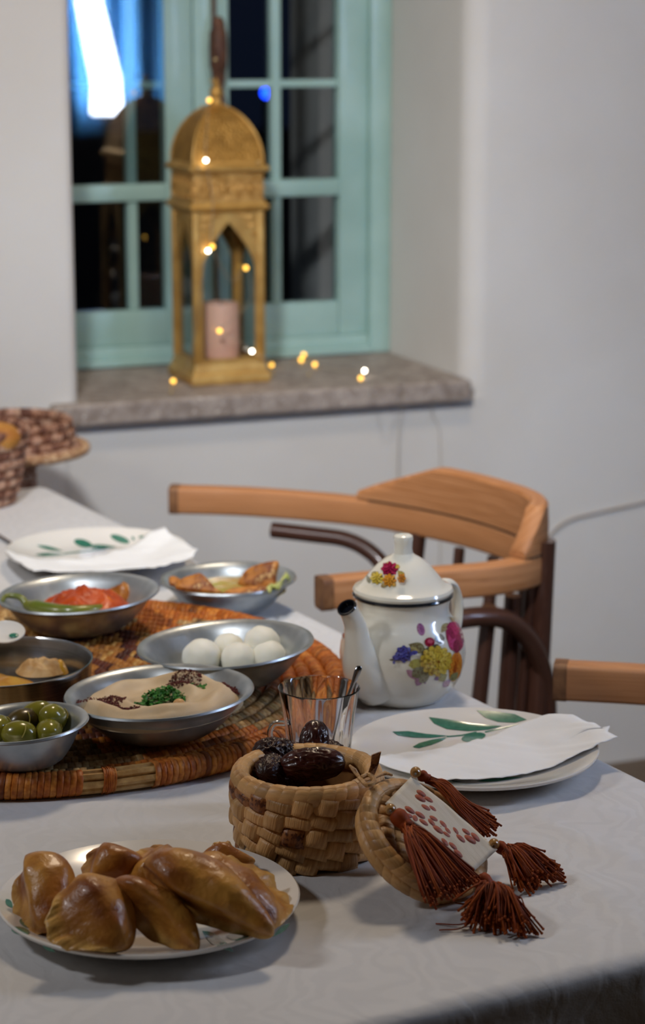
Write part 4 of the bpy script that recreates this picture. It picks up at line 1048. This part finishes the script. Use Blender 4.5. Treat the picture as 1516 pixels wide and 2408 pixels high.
# c: white cheese balls
bC, mC, iC = bowl('metal_bowl', 'metal bowl of white cheese balls beside the teapot', 535, 1521, .0925, .045, .041, TRZ + .003, TB + .8)
for px, py, r_, sd_, dz, lb in ((474, 1544, .0205, 1, .020, 'white cheese ball at the left end of the bowl'), (537, 1522, .0165, 2, .022, 'small cheese ball at the back between two others'), (560, 1549, .0185, 3, .019, 'cheese ball in the front middle of the bowl'),
                        (616, 1512, .0195, 4, .030, 'topmost cheese ball at the right back of the bowl'), (631, 1545, .019, 5, .019, 'cheese ball at the right front of the bowl')):
    p = mC @ Vector((0, 0, dz)); q = at(px, py, p.z); mb = MB(); mb.ball((0, 0, 0), (r_, r_, r_ * .93), 26, 18, fn=lambda d_: 1 + .05 * nz(d_ + Vector((sd_ * 5, 0, 0)), 2.2) + .02 * nz(d_ + Vector((0, sd_, 0)), 6))
    tag(obj('cheese_ball', mb, M['labneh'], loc=q, angle=None), lb, 'cheese', 'white cheese balls')
# d: hummus
bD, mD, iD = bowl('metal_bowl', 'metal bowl of hummus at the front of the tray', 378, 1633, .0925, .046, .041, TRZ, TB)
def hz_(x, y):
    r_ = math.hypot(x, y); a = math.atan2(y, x); rm = .079 + .004 * math.sin(3 * a + 1)
    ridge_ = .0095 * math.exp(-((r_ - .060) / .011) ** 2) * (1 + .25 * math.sin(5 * a + 2)) + .0055 * math.exp(-((r_ - .030 - .006 * math.sin(2 * a)) / .008) ** 2) * (.6 + .6 * math.sin(a * 2 + .5))
    return .033 + ridge_ + .0015 * nz((x, y, 0), 45) + .003 * math.sin(a - 1.2 + r_ * 60) * (r_ / .07) + .0016 * math.sin(2 * a + r_ * 190) * min(1, r_ / .03) * (r_ < .07)
def fn(u, v):
    a = 2 * PI * u; rm = .0785 + .003 * math.sin(3 * a + 1) + .0015 * nz((math.cos(a), math.sin(a), 4), 4); r_ = rm * v; x, y = r_ * math.cos(a), r_ * math.sin(a)
    z = hz_(x, y); e = smoothstep((v - .9) / .1); return Vector((x, y, z * (1 - e) + .026 * e))
mb = MB(); mb.grid(fn, 96, 40, wrap=True); hu = obj('hummus', mb, M['hummus'], angle=None, merge=1e-6); hu.matrix_world = mD; tag(hu, 'swirled hummus topped with parsley and dark red sumac', 'dip')
def scatter(name, m, spots, size, seed, flat=.5, leaf=False):
    rnd = random.Random(seed); mb = MB()
    for (px, py, rx, ry, n_, hgt) in spots:
        c = inl(mD, px, py, .036)
        for _ in range(n_):
            a = rnd.uniform(0, 2 * PI); q = math.sqrt(rnd.random()); x = c.x + rx * q * math.cos(a); y = c.y + ry * q * math.sin(a)
            z = hz_(x, y) + rnd.uniform(0, hgt) * (1 - q * .8); s = size * rnd.uniform(.5, 1.3)
            e = Matrix.Translation((x, y, z + s * .2)) @ Matrix.Rotation(rnd.uniform(0, 6.3), 4, 'Z') @ Matrix.Rotation(rnd.uniform(-.9, .9), 4, 'X') @ Matrix.Rotation(rnd.uniform(-.6, .6), 4, 'Y')
            if leaf:
                sh = rnd.uniform(.6, 1.15)
                mb.add([(-s, 0, 0), (-s * .2, s * .7, s * .3), (s * .2, s * .3, 0), (s * .7, s * .65, s * .25), (s, 0, 0), (s * .6, -s * .6, s * .3), (s * .1, -s * .3, 0), (-s * .4, -s * .65, s * .2), (0, 0, s * .35)],
                       [(8, i, (i + 1) % 8) for i in range(8)], (sh, sh, sh, 1), e)
            else:
                mb.add([(s, 0, 0), (0, s, 0), (-s, 0, 0), (0, -s, 0), (0, 0, s * flat), (0, 0, -s * flat)], [(0, 1, 4), (1, 2, 4), (2, 3, 4), (3, 0, 4), (1, 0, 5), (2, 1, 5), (3, 2, 5), (0, 3, 5)], (1, 1, 1, 1), e)
    o = obj(name, mb, M[m], hu, smooth=False, kind='stuff'); return o
scatter('sumac', 'sumac', [(432, 1612, .018, .018, 620, .004), (446, 1586, .012, .012, 300, .003), (550, 1619, .011, .022, 480, .003), (262, 1646, .014, .022, 420, .003), (308, 1672, .012, .013, 420, .003), (200, 1640, .012, .006, 40, .001)], .0011, 3)['label'] = 'dark red sumac sprinkled on the hummus'
scatter('parsley', 'herb', [(384, 1644, .021, .026, 230, .016), (345, 1652, .012, .012, 40, .005), (425, 1652, .010, .014, 24, .004), (526, 1590, .012, .010, 24, .004), (470, 1622, .009, .006, 8, .001)], .0032, 5, leaf=True)['label'] = 'chopped green parsley on the hummus'
mb = MB(); mb.ball(inl(mD, 421, 1656, .042), (.0062, .0056, .0055), 14, 10); obj('chickpea', mb, M['chickpea'], hu, label='single chickpea beside the parsley')
# e: olives
bE, mE, iE = bowl('metal_bowl', 'small metal bowl of green olives at the left edge', 57, 1706, .0625, .033, .038, TRZ, TB + .8)
def olive(label, px, py, dz, yaw, pitch_, r_, m='olive'):
    p = mE @ Vector((0, 0, dz)); q = at(px, py, p.z); t_ = thing('olive', label, 'olive', q, 0, 'olives in the small bowl'); t_.rotation_euler = (0, R(pitch_), R(yaw))
    mb = MB(); mb.ball((0, 0, 0), (r_ * 1.32, r_, r_), 22, 14, fn=lambda d_: 1 + .03 * nz(d_ + Vector((px, 0, 0)), 2.5) - .05 * max(0, d_.x) ** 6); obj('flesh', mb, M[m], t_, angle=None)
    mb = MB(); mb.tube([(.15 * r_ + .25 * r_ * math.sin(a * 2), -r_ * 1.0 * math.cos(a), r_ * 1.0 * math.sin(a)) for a in [.1 + .9 * i / 8 for i in range(9)]], .0006, 5); obj('slit', mb, M['olive_cut'], t_)
olive('olive at the front left of the bowl with a pale slit', 46, 1727, .026, 5, 6, .0132)
olive('round olive at the front right of the bowl', 115, 1721, .026, 100, 5, .0126)
olive('olive on top at the right with a bright highlight', 125, 1688, .034, 70, 30, .0132)
olive('olive at the back of the bowl', 90, 1679, .033, 20, -5, .0128)
olive('brownish bruised olive in the middle of the bowl', 52, 1697, .030, 30, -10, .0126, 'olive_dark')
olive('olive cut off by the left picture edge', -4, 1713, .028, 80, 0, .0125)
# f: deep steel pan with yellow dish
pr = [(0, 0), (.078, 0), (.084, .003), (.0865, .012), (.0895, .046), (.0905, .0475), (.0905, .049), (.089, .0492), (.0875, .047), (.0852, .014), (.083, .005), (.077, .002), (0, .002)]
bF, mF, iF = bowl('steel_pan', 'straight sided shiny steel pan of yellow curry at the left edge', 8, 1556, .0905, .078, .049, TRZ, .8, 0, 'steel', pr)
mound('yellow_curry', 'yellow curry in the steel pan', 'food', mF, (-.028, -.01), .056, .056, .012, 'egg', .003, 50, 4.4, .022)
mound('pale_mash', 'pale mashed beans beside the yellow curry', 'food', mF, tuple(inl(mF, 98, 1588, .02)[:2]), .026, .024, .014, 'mash', .006, 85, 6.6, .024)
mound('egg_yolk', 'lump of yellow egg at the right of the steel pan', 'food', mF, tuple(inl(mF, 140, 1588, .02)[:2]), .0095, .010, .014, 'egg', .002, 60, 1.6, .022)
# serving spoon lying on the pan rim
p = at(12, 1488, TRZ + .060); t = thing('serving_spoon', 'pale serving spoon with a green mark resting on the steel pan', 'spoon', p, R(185))
mb = MB(); q = Matrix.Rotation(R(-24), 4, 'X')
mb.lathe([(0, -.004), (.010, -.0035), (.016, -.001), (.0182, .001), (.0178, .002), (.0155, .0008), (.009, -.0015), (0, -.002)], 28, q @ Matrix.Diagonal((1.15, 1, 1, 1))); obj('spoon_bowl', mb, M['porcelain'], t)
mb = MB(); mb.tube(spline([(.016, 0, .001), (.04, 0, .004), (.09, 0, .008), (.15, 0, .008)], 5), .004, 10, sx=1.4); obj('spoon_handle', mb, M['porcelain'], t)
mb = MB(); mb.ball((-.009, .005, .0004), (.005, .004, .0008), 12, 6, xf=q); obj('leaf_mark', mb, M['leaf_print'], t, label='small green glaze mark')

# ------------------------------------------------------------------ woven basket of dates
BC = at(720, 2056, TZ); BC = Vector((BC.x, BC.y + .052, TZ))
bk = thing('palm_basket', 'round woven palm leaf basket full of dates', 'basket', BC)
def bprof(t): return .0545 + .0105 * math.sin(min(1, t * 1.15) * PI * .62) ** .8
BH = .078
mb = MB(); pr = [(0, .002)] + [(bprof(k / 10) - .0035, .002 + BH * .93 * k / 10) for k in range(11)] + [(bprof(1 - k / 10) - .0075, .002 + BH * .93 * (1 - k / 10)) for k in range(10)] + [(0, .006)]
mb.lathe(pr, 48); obj('inner_wall', mb, M['leaf_in'], bk, merge=1e-6)
def puff(wx, wz, d, n=6, curve=.0):       # a puffed strip patch; x across, z up, y outward is -y
    mb = MB()
    def fn(u, v):
        a, b = 2 * u - 1, 2 * v - 1; h = d * ((1 - abs(a) ** 3.2) * .55 + (1 - abs(b) ** 2.2) * .45) * (1 if max(abs(a), abs(b)) < .98 else 0)
        return Vector((a * wx / 2, -h + curve * a * a + .0016 * (max(abs(a), abs(b)) > .98), b * wz / 2))
    mb.grid(fn, n, n); return mb
NW, NRW = 19, 5; cw = 2 * PI * .0625 / NW; rh = (BH - .013) / NRW
VM = puff(cw * 1.02, rh * 1.42, .0050, 6, .0006).mesh('strip', angle=None); VM.materials.append(M['leaf'])
HM = puff(cw * 1.40, rh * .98, .0032, 6, .0008).mesh('strip', angle=None); HM.materials.append(M['leaf'])
VS = VM.copy(); VS.materials[0] = M['leaf_spot']; HS_ = HM.copy(); HS_.materials[0] = M['leaf_spot']
rnd = random.Random(5)
for j in range(NRW):
    for i in range(NW):
        a = 2 * PI * (i + j * .22 + rnd.uniform(-.06, .06)) / NW; t_ = (j + .5) / NRW; z = .0035 + rh * (j + .5)
        vert_ = (i + j) % 2 == 0
        sp_ = rnd.random() < .16
        o = bpy.data.objects.new('strip', (VS if sp_ else VM) if vert_ else (HS_ if sp_ else HM)); COL.objects.link(o); o.parent = bk
        sl = math.atan2(bprof(t_ + .1) - bprof(t_ - .1), .2 * BH)
        rad = bprof(t_) - .0018 + rnd.uniform(-.0004, .0005)
        o.matrix_local = Matrix.Rotation(a, 4, 'Z') @ Matrix.Translation((0, -rad, z)) @ Matrix.Rotation(-sl, 4, 'X') @ Matrix.Rotation(rnd.uniform(-.13, .13) + .20, 4, 'Y')
def wrap_piece(R0, tr, tz, span, n=5, sides=12, twist=.25, bulge=1.07):
    mb = MB(); b = 0
    for q in range(n + 1):
        s = q / n; am = bulge - (.03 * (2 * s - 1) ** 2 + (.045 if q in (0, n) else 0))
        for j in range(sides):
            th = 2 * PI * j / sides; a = (s - .5) * span + twist * span * math.sin(th)
            mb.vert(((R0 + tr * am * math.cos(th)) * math.cos(a) , (R0 + tr * am * math.cos(th)) * math.sin(a), tz * am * math.sin(th)))
    for q in range(n):
        for j in range(sides): i = (j + 1) % sides; mb.f.append((q * sides + j, q * sides + i, (q + 1) * sides + i, (q + 1) * sides + j))
    return mb
NR_ = 34; WMsh = wrap_piece(.0572, .0078, .0092, 2 * PI / NR_ * 1.16).mesh('rim_wrap', angle=None); WMsh.materials.append(M['leaf'])
for k in range(NR_):
    o = bpy.data.objects.new('rim_wrap', WMsh); COL.objects.link(o); o.parent = bk
    o.matrix_local = Matrix.Rotation(2 * PI * (k + rnd.uniform(-.1, .1)) / NR_, 4, 'Z') @ Matrix.Translation((0, 0, BH - .0085 + rnd.uniform(-.0004, .0004)))
# dates
def date_mesh(name, L, r_, seed, dry=False):
    mb = MB(); nu, nv = 64, 40
    for i in range(nv + 1):
        s = -1 + 2 * i / nv; e = max(0, 1 - abs(s) ** 2.6) ** .5
        for j in range(nu):
            a = 2 * PI * j / nu
            p = Vector((math.cos(a) * 2.3, math.sin(a) * 2.3, s * (1.0 if not dry else 2.4)))
            w_ = nz(p + Vector((seed * 7, 0, nz(p, 1.5) * .6)), 2.3); w2 = nz(p * 2.2 + Vector((seed, 3, 0)), 2.4)
            k = 1 - (.24 if dry else .16) * max(0, 1 - abs(w_) * 3.4) ** 1.5 + (.10 if dry else .05) * w2
            mb.vert((s * L / 2, r_ * e * k * math.cos(a), r_ * e * k * math.sin(a)))
    for i in range(nv):
        for j in range(nu): q = (j + 1) % nu; mb.f.append((i * nu + j, i * nu + q, (i + 1) * nu + q, (i + 1) * nu + j))
    me = mb.mesh(name, angle=None, merge=1e-5); me.materials.append(M['date_dry' if dry else 'date']); return me
D1, D2, D3 = date_mesh('date', .058, .0145, 1), date_mesh('date', .046, .0135, 4), date_mesh('date', .042, .0140, 7, True)
def date(label, px, py, z, me, yaw, pitch_, roll=0):
    p = at(px, py, TZ + z); o = bpy.data.objects.new('date', me); COL.objects.link(o); o.location = p; o.rotation_euler = (R(roll), R(pitch_), R(yaw)); tag(o, label, 'date', 'dates in the woven basket'); return o
date('large glossy date lying across the front of the basket', 734, 1797, .0725, D1, 2, -3, 30)
date('glossy date standing upright behind the large one', 738, 1752, .0725, D2, 80, -58, 0)
date('dark wrinkled date at the left back of the basket', 645, 1770, .072, D3, 30, 10)
date('dry wrinkled date at the front left of the basket', 636, 1812, .066, D3, 75, 6, 50)
date('wrinkled date beneath the large one at its left', 672, 1822, .054, D3, 20, 0, 120)
date('dark date in the right of the basket near the tied lid', 800, 1800, .052, D2, 60, 4, 50)
date('dark date low at the back right of the basket', 775, 1775, .050, D3, 120, 4, 10)
date('date low at the back left under the others', 690, 1778, .048, D2, 150, 4, 90)

# ------------------------------------------------------------------ basket lid with patch and tassels
Pt, Pb = at(884, 1838, TZ + .0835), at(1118, 2097, TZ + .0085)
ax = (Pb - Pt); LRd = ax.length / 2; ax.normalize(); ac = Vector((0, 0, 1)).cross(ax).normalized(); ln = ax.cross(ac).normalized()
if ln.z < 0: ac = -ac; ln = ax.cross(ac).normalized()
LM = Matrix((ax, ac, ln)).transposed().to_4x4(); LM.translation = (Pt + Pb) / 2; LI = LM.inverted()
lid = bpy.data.objects.new('basket_lid', None); COL.objects.link(lid); lid.empty_display_size = .03; lid.matrix_world = LM
tag(lid, 'woven palm leaf lid with tassels leaning against the date basket', 'basket lid')
RL = LRd - .002
def lidp_(px, py, h=0): q = on_plane(px, py, LM.translation + ln * h, ln); return LI @ q
mb = MB(); mb.lathe([(0, -.002), (RL - .008, -.002), (RL - .006, -.006), (RL - .008, -.016), (RL - .012, -.017), (RL - .013, -.006), (0, -.006)], 48); obj('lid_disc', mb, M['leaf_in'], lid, merge=1e-6)
NL = 38
LWm = wrap_piece(RL - .0062, .0072, .0068, 2 * PI / NL * 1.18, twist=.3).mesh('rim_wrap', angle=None); LWm.materials.append(M['leaf'])
LW2 = wrap_piece(RL - .0072, .0058, .0066, 2 * PI / NL * 1.18, twist=-.3).mesh('collar_wrap', angle=None); LW2.materials.append(M['leaf'])
for k in range(NL):
    for me, z, ph, nm in ((LWm, -.002, 0, 'rim_wrap'), (LW2, -.0135, .5, 'collar_wrap')):
        o = bpy.data.objects.new(nm, me); COL.objects.link(o); o.parent = lid
        o.matrix_local = Matrix.Rotation(2 * PI * (k + ph + rnd.uniform(-.1, .1)) / NL, 4, 'Z') @ Matrix.Translation((0, 0, z))
SMx = puff(.0155, .0155, .003, 5).mesh('strip', angle=None); SMx.materials.append(M['leaf'])
g = .0122; nI = int((RL - .01) / g)
for i in range(-nI, nI + 1):
    for j in range(-nI, nI + 1):
        x, y = (i + .5 * 0) * g, j * g
        if math.hypot(x, y) > RL - .014: continue
        o = bpy.data.objects.new('strip', SMx); COL.objects.link(o); o.parent = lid
        o.matrix_local = Matrix.Rotation(R(45), 4, 'Z') @ Matrix.Translation((x, y, -.0012 + (.0008 if (i + j) % 2 else 0))) @ Matrix.Rotation((i + j) % 2 * PI / 2, 4, 'Z') @ Matrix.Rotation(R(-90), 4, 'X')
# suede patch
PH = .0085
q4 = [lidp_(x, y, PH) for x, y in ((965, 1828), (905, 1890), (1114, 2049), (1167, 2000))]
def pf(u, v):
    a = q4[0].lerp(q4[3], u); b = q4[1].lerp(q4[2], u); p = a.lerp(b, v); p.z = PH + .0012 * math.sin(u * PI) - .0006 * nz((u * 4, v * 3, 0), 1); return p
mb = MB(); mb.grid(pf, 22, 14); pa = obj('suede_patch', mb, M['suede'], lid, label='pale suede patch with copper embroidery', angle=None); s_ = pa.modifiers.new('s', 'SOLIDIFY'); s_.thickness = .0014; s_.offset = -1
mb = MB(); mb.ball((0, 0, 0), (.0040, .0026, .0012), 12, 7); STm = mb.mesh('stitch'); STm.materials.append(M['stitch'])
ad = math.atan2((q4[3] - q4[0]).y, (q4[3] - q4[0]).x)
for cx, cy, rot, s in ((475, 303, 20, .95), (468, 335, 25, 1.05), (522, 345, 20, .95), (503, 398, 30, 1), (548, 405, 10, .9), (398, 412, 20, 1), (432, 468, -60, .85), (466, 446, 25, 1), (488, 495, 20, .95), (553, 470, 30, .95), (540, 495, -10, .9), (615, 508, -5, 1), (583, 543, 15, 1.15),
                   (602, 524, 60, .6), (645, 550, -10, .95), (638, 575, 20, .9), (698, 550, -20, .85), (730, 600, 10, 1.05), (768, 556, 20, .9), (795, 606, 25, 1.2), (828, 590, 0, 1.05), (627, 625, -10, .95), (680, 650, 5, .95), (715, 697, 10, .95), (392, 450, 60, .8), (560, 520, 60, .6)):
    p = lidp_(820 + cx / 2.807, 1760 + cy / 2.807, PH + .001); o = bpy.data.objects.new('stitch', STm); COL.objects.link(o); o.parent = pa
    o.matrix_local = Matrix.Translation((p.x, p.y, PH + .0018)) @ Matrix.Rotation(ad + R(rot - 10), 4, 'Z') @ Matrix.Scale(s * 1.3, 4)
# tassels
def lpt(px, py, h=0, z=None):
    if z is not None: return LI @ at(px, py, z)
    return lidp_(px, py, h)
reds = [lin(c) for c in ('#8c3a12', '#76300e', '#a04c18', '#64260a', '#924212')]
def tassel(label, bead, h0, h1, mids, ends, n, bulk, seed, strays=(), hr=.0052, spread=.004):
    rn = random.Random(seed)
    t_ = None
    mb = MB(); d = (h1 - h0); L_ = d.length; q = d.to_track_quat('Z', 'Y').to_matrix().to_4x4(); q.translation = h0
    mb.lathe([(0, -.001), (hr * .75, .0005), (hr, L_ * .25), (hr * .98, L_ * .5), (hr * .8, L_ * .72), (hr * .72, L_ * .82), (hr * .9, L_), (0, L_ * 1.02)], 18, q, c=reds[0])
    t_ = obj('tassel', mb, M['thread'], lid, label=label, angle=None)
    if bead is not None:
        mb = MB(); mb.lathe([(.0012, -.0042), (.0030, -.0039), (.0045, -.0018), (.0047, 0), (.0045, .0018), (.0030, .0039), (.0012, .0042), (.0012, -.0042)], 18, Matrix.Translation(bead) @ Matrix.Rotation(R(70), 4, 'X') @ Matrix.Rotation(R(25), 4, 'Y')); obj('bead', mb, M['bead'], t_, label='round wooden bead')
    mb = MB(); up = LI.to_3x3() @ Vector((0, 0, 1))
    for i in range(n):
        u = rn.random(); v = rn.uniform(0, 1); e0, e1 = ends; E_ = e0.lerp(e1, u)
        E_ = E_ + Vector((rn.gauss(0, spread), rn.gauss(0, spread), 0)) + up * (bulk * v * .9) + d.normalized() * rn.gauss(0, .003)
        st = h1 + Vector((rn.uniform(-1, 1), rn.uniform(-1, 1), rn.uniform(-1, 1))) * hr * .55 - d * .1
        pts = [st]; nm = len(mids)
        for k, mp in enumerate(mids):
            pts.append(mp + up * (bulk * v * 1.1) + (e1 - e0) * (u - .5) * ((k + 1) / (nm + 1)) * .9 + Vector((rn.gauss(0, .0015), rn.gauss(0, .0015), 0)))
        pts.append(E_); sp2 = spline(pts, 4); c = rn.choice(reds)
        wm = [LM @ p_ for p_ in sp2]; sp2 = [LI @ Vector((p_.x, p_.y, max(p_.z, TZ + .0015))) for p_ in wm]
        m2 = len(sp2); mb.tube(sp2, [.0008] * (m2 - 1) + [.0010], 5, c=c)
        if rn.random() < .75: mb.ball(sp2[-1], .0013, 6, 4, c=mixc(c, reds[2], .5))
    for pl in strays: mb.tube(spline(pl, 5), .0006, 5, c=rn.choice(reds))
    obj('thread_skirt', mb, M['thread'], t_, kind='stuff', angle=None)
tassel('rust red tassel lying along the upper edge of the patch', lpt(977, 1816, .012), lpt(985, 1820, .011), lpt(1006, 1832, .011), [lpt(1045, 1862, .010), lpt(1085, 1903, .009)], (lpt(1128, 1968, .006), lpt(1158, 1928, .006)), 120, .006, 1, hr=.0050)
tassel('rust red tassel with a wide skirt across the lid front', lpt(918, 1903, .014), lpt(928, 1910, .013), lpt(958, 1946, .014), [lpt(985, 1990, .015)], (lpt(1003, 2120, .012), lpt(1118, 2072, .014)), 230, .008, 2, hr=.0075)
tassel('rust red tassel fanned on the cloth at the right', lpt(1161, 1985, .010), lpt(1168, 1984, .008), lpt(1192, 2008, .010), [lpt(1215, 2030, 0, TZ + .018)], (lpt(1215, 2092, 0, TZ + .004), lpt(1318, 2062, 0, TZ + .005)), 240, .014, 3, hr=.0055)
tassel('rust red tassel lying on the cloth below the lid', None, lpt(1130, 2058, .006), lpt(1156, 2098, .006), [lpt(1165, 2120, 0, TZ + .018)], (lpt(1092, 2172, 0, TZ + .004), lpt(1245, 2192, 0, TZ + .004)), 270, .013, 4, hr=.0062, spread=.005,
       strays=[[lpt(1130, 2140, 0, TZ + .006), lpt(1090, 2172, 0, TZ + .003), lpt(1024, 2172, 0, TZ + .002)], [lpt(1130, 2150, 0, TZ + .006), lpt(1085, 2182, 0, TZ + .003), lpt(1032, 2187, 0, TZ + .002)], [lpt(1140, 2120, 0, TZ + .01), lpt(1110, 2126, 0, TZ + .004), lpt(1070, 2124, 0, TZ + .002)], [lpt(1225, 2110, 0, TZ + .016), lpt(1238, 2140, 0, TZ + .006), lpt(1258, 2158, 0, TZ + .003)]])
# straw tie joining lid and basket
tie = MB(); z1 = TZ + .088
def tl(px, py, z): return LI @ at(px, py, z)
for k in range(5): tie.tube(spline([tl(822 + k * 3, 1800 + k * 2, z1 + .004), tl(838 + k, 1822, z1), tl(858, 1838 + k, z1 - .002), tl(880 + 5 * k, 1830 - 3 * k, z1), tl(905 + 4 * k, 1815 + 2 * k, z1 + .001)], 5), .0011, 6)
tie.tube(spline([tl(845, 1830, z1), tl(862, 1846, z1 + .003), tl(880, 1836, z1 + .004), tl(868, 1822, z1 + .003), tl(850, 1828, z1 + .002)], 6), .002, 7)
o = obj('straw_tie', tie, M['leaf'], lid, label='twisted straw tie joining lid and basket')
mb = MB(); a0, a1, a2, a3 = tl(862, 1826, z1 + .001), tl(878, 1828, z1 + .001), tl(896, 1768, z1 + .022), tl(874, 1776, z1 + .020)
mb.add([a0, a1, a1.lerp(a2, .5) + Vector((0, .002, 0)), a2, a3, a0.lerp(a3, .5) + Vector((0, .002, 0))], [(0, 1, 2, 5), (5, 2, 3, 4)]); fo = obj('leaf_end', mb, M['leaf_spot'], o, smooth=False); s_ = fo.modifiers.new('s', 'SOLIDIFY'); s_.thickness = .0012

# ------------------------------------------------------------------ far basket with bread at the left
pale = [lin(c) for c in ('#caa48c', '#b98f78', '#d4b49c', '#a98068')]; brn = [lin(c) for c in ('#8a5f4c', '#7a5242', '#96705c')]
FB = at(-66, 1182, TZ); FB.z = TZ
fb_ = thing('bread_basket', 'pale coiled basket of bread at the far left of the table', 'basket', FB)
for k in range(8):
    t_ = k / 7; rr_ = .060 + .022 * t_ ** .7; mb = MB(); coil_ring(mb, rr_, .008 + .0145 * k, .0075, .0085, .007, lambda a, k=k: random.choice(brn if (k % 2 and math.sin(a * 14) > -.2) else pale), 8); obj('coil', mb, M['far_weave'], fb_, angle=60)
mb = MB(); mb.lathe([(0, .003), (.055, .003), (.079, .1), (.075, .1), (.052, .01), (0, .01)], 32); obj('inner_wall', mb, M['leaf_in'], fb_, merge=1e-6)
for px, py, z, yw, lb in ((-8, 1030, .105, 40, 'round bread roll showing above the rim of the far basket'), (-75, 1040, .10, 10, 'second bread roll in the far basket')):
    p = at(px, py, TZ + z); mb = MB(); mb.ball((0, 0, 0), (.036, .03, .024), 20, 12, fn=lambda d_: 1 + .05 * nz(d_ + Vector((px, 0, 0)), 2)); tag(obj('bread_roll', mb, M['bread'], loc=p, angle=None), lb, 'bread')
d = ray(28, 1052); p = CAMP + d * (3.5 / d.y); SZ = p.z - .080; st_ = thing('stool', 'small wooden stool behind the far end of the table', 'stool', Vector((p.x, p.y, 0)))
mb = MB(); mb.lathe([(0, .50), (.13, .50), (.14, .508), (.14, .522), (.132, .53), (0, .53)], 32); obj('seat', mb, M['table_wood'], st_)
for k in range(4):
    a = R(45 + 90 * k); mb = MB(); mb.tube([(.13 * math.cos(a), .13 * math.sin(a), 0), (.10 * math.cos(a), .10 * math.sin(a), .502)], [.012, .015], 10); obj('leg', mb, M['table_wood'], st_)
fl_ = thing('coiled_stand', 'pale coiled stand with wide flange and raised collar rising behind the far bread basket', 'stand', Vector((p.x, p.y, SZ)))
NF = int((SZ + .075 - .53) / .0145) + 1
for k in range(NF):
    mb = MB(); coil_ring(mb, .032 + .03 * max(0, 1 - k / 5), .53 - SZ + .008 + (SZ + .078 - .54) * k / NF, .0075, .0085, .007, lambda a, k=k: random.choice(pale), 8); obj('foot_coil', mb, M['far_weave'], fl_, angle=60)
for k in range(5):
    mb = MB(); coil_ring(mb, .118 - .0145 * k, .078 + .001 * k, .0082, .0078, .007, lambda a, k=k: random.choice(pale if k != 2 else brn) if k else mixc(random.choice(pale), lin('#d9b98a'), .6), 8); obj('coil', mb, M['far_weave'], fl_, angle=60)
for k in range(3):
    mb = MB(); coil_ring(mb, .098 - .003 * k, .091 + .0145 * k, .0075, .0085, .007, lambda a, k=k: random.choice(brn if math.sin(a * 16 + k * 2) > .3 else pale), 8); obj('collar_coil', mb, M['far_weave'], fl_, angle=60)
mb = MB(); mb.lathe([(0, .078), (.056, .078), (.056, .084), (0, .084)], 32); obj('stand_centre', mb, M['leaf_in'], fl_)
# fork lying near the far plate
p0, p1 = at(-60, 1222, TZ + .004), at(52, 1294, TZ + .004); fk = thing('fork', 'thin steel fork handle on the cloth beside the far plate', 'fork', p1)
mb = MB(); mb.tube([(0, 0, 0), (p0 - p1) * .15, (p0 - p1) * .7, (p0 - p1)], [.0022, .0018, .0014, .003], 8, sx=1.6); obj('fork_handle', mb, M['spoon'], fk)
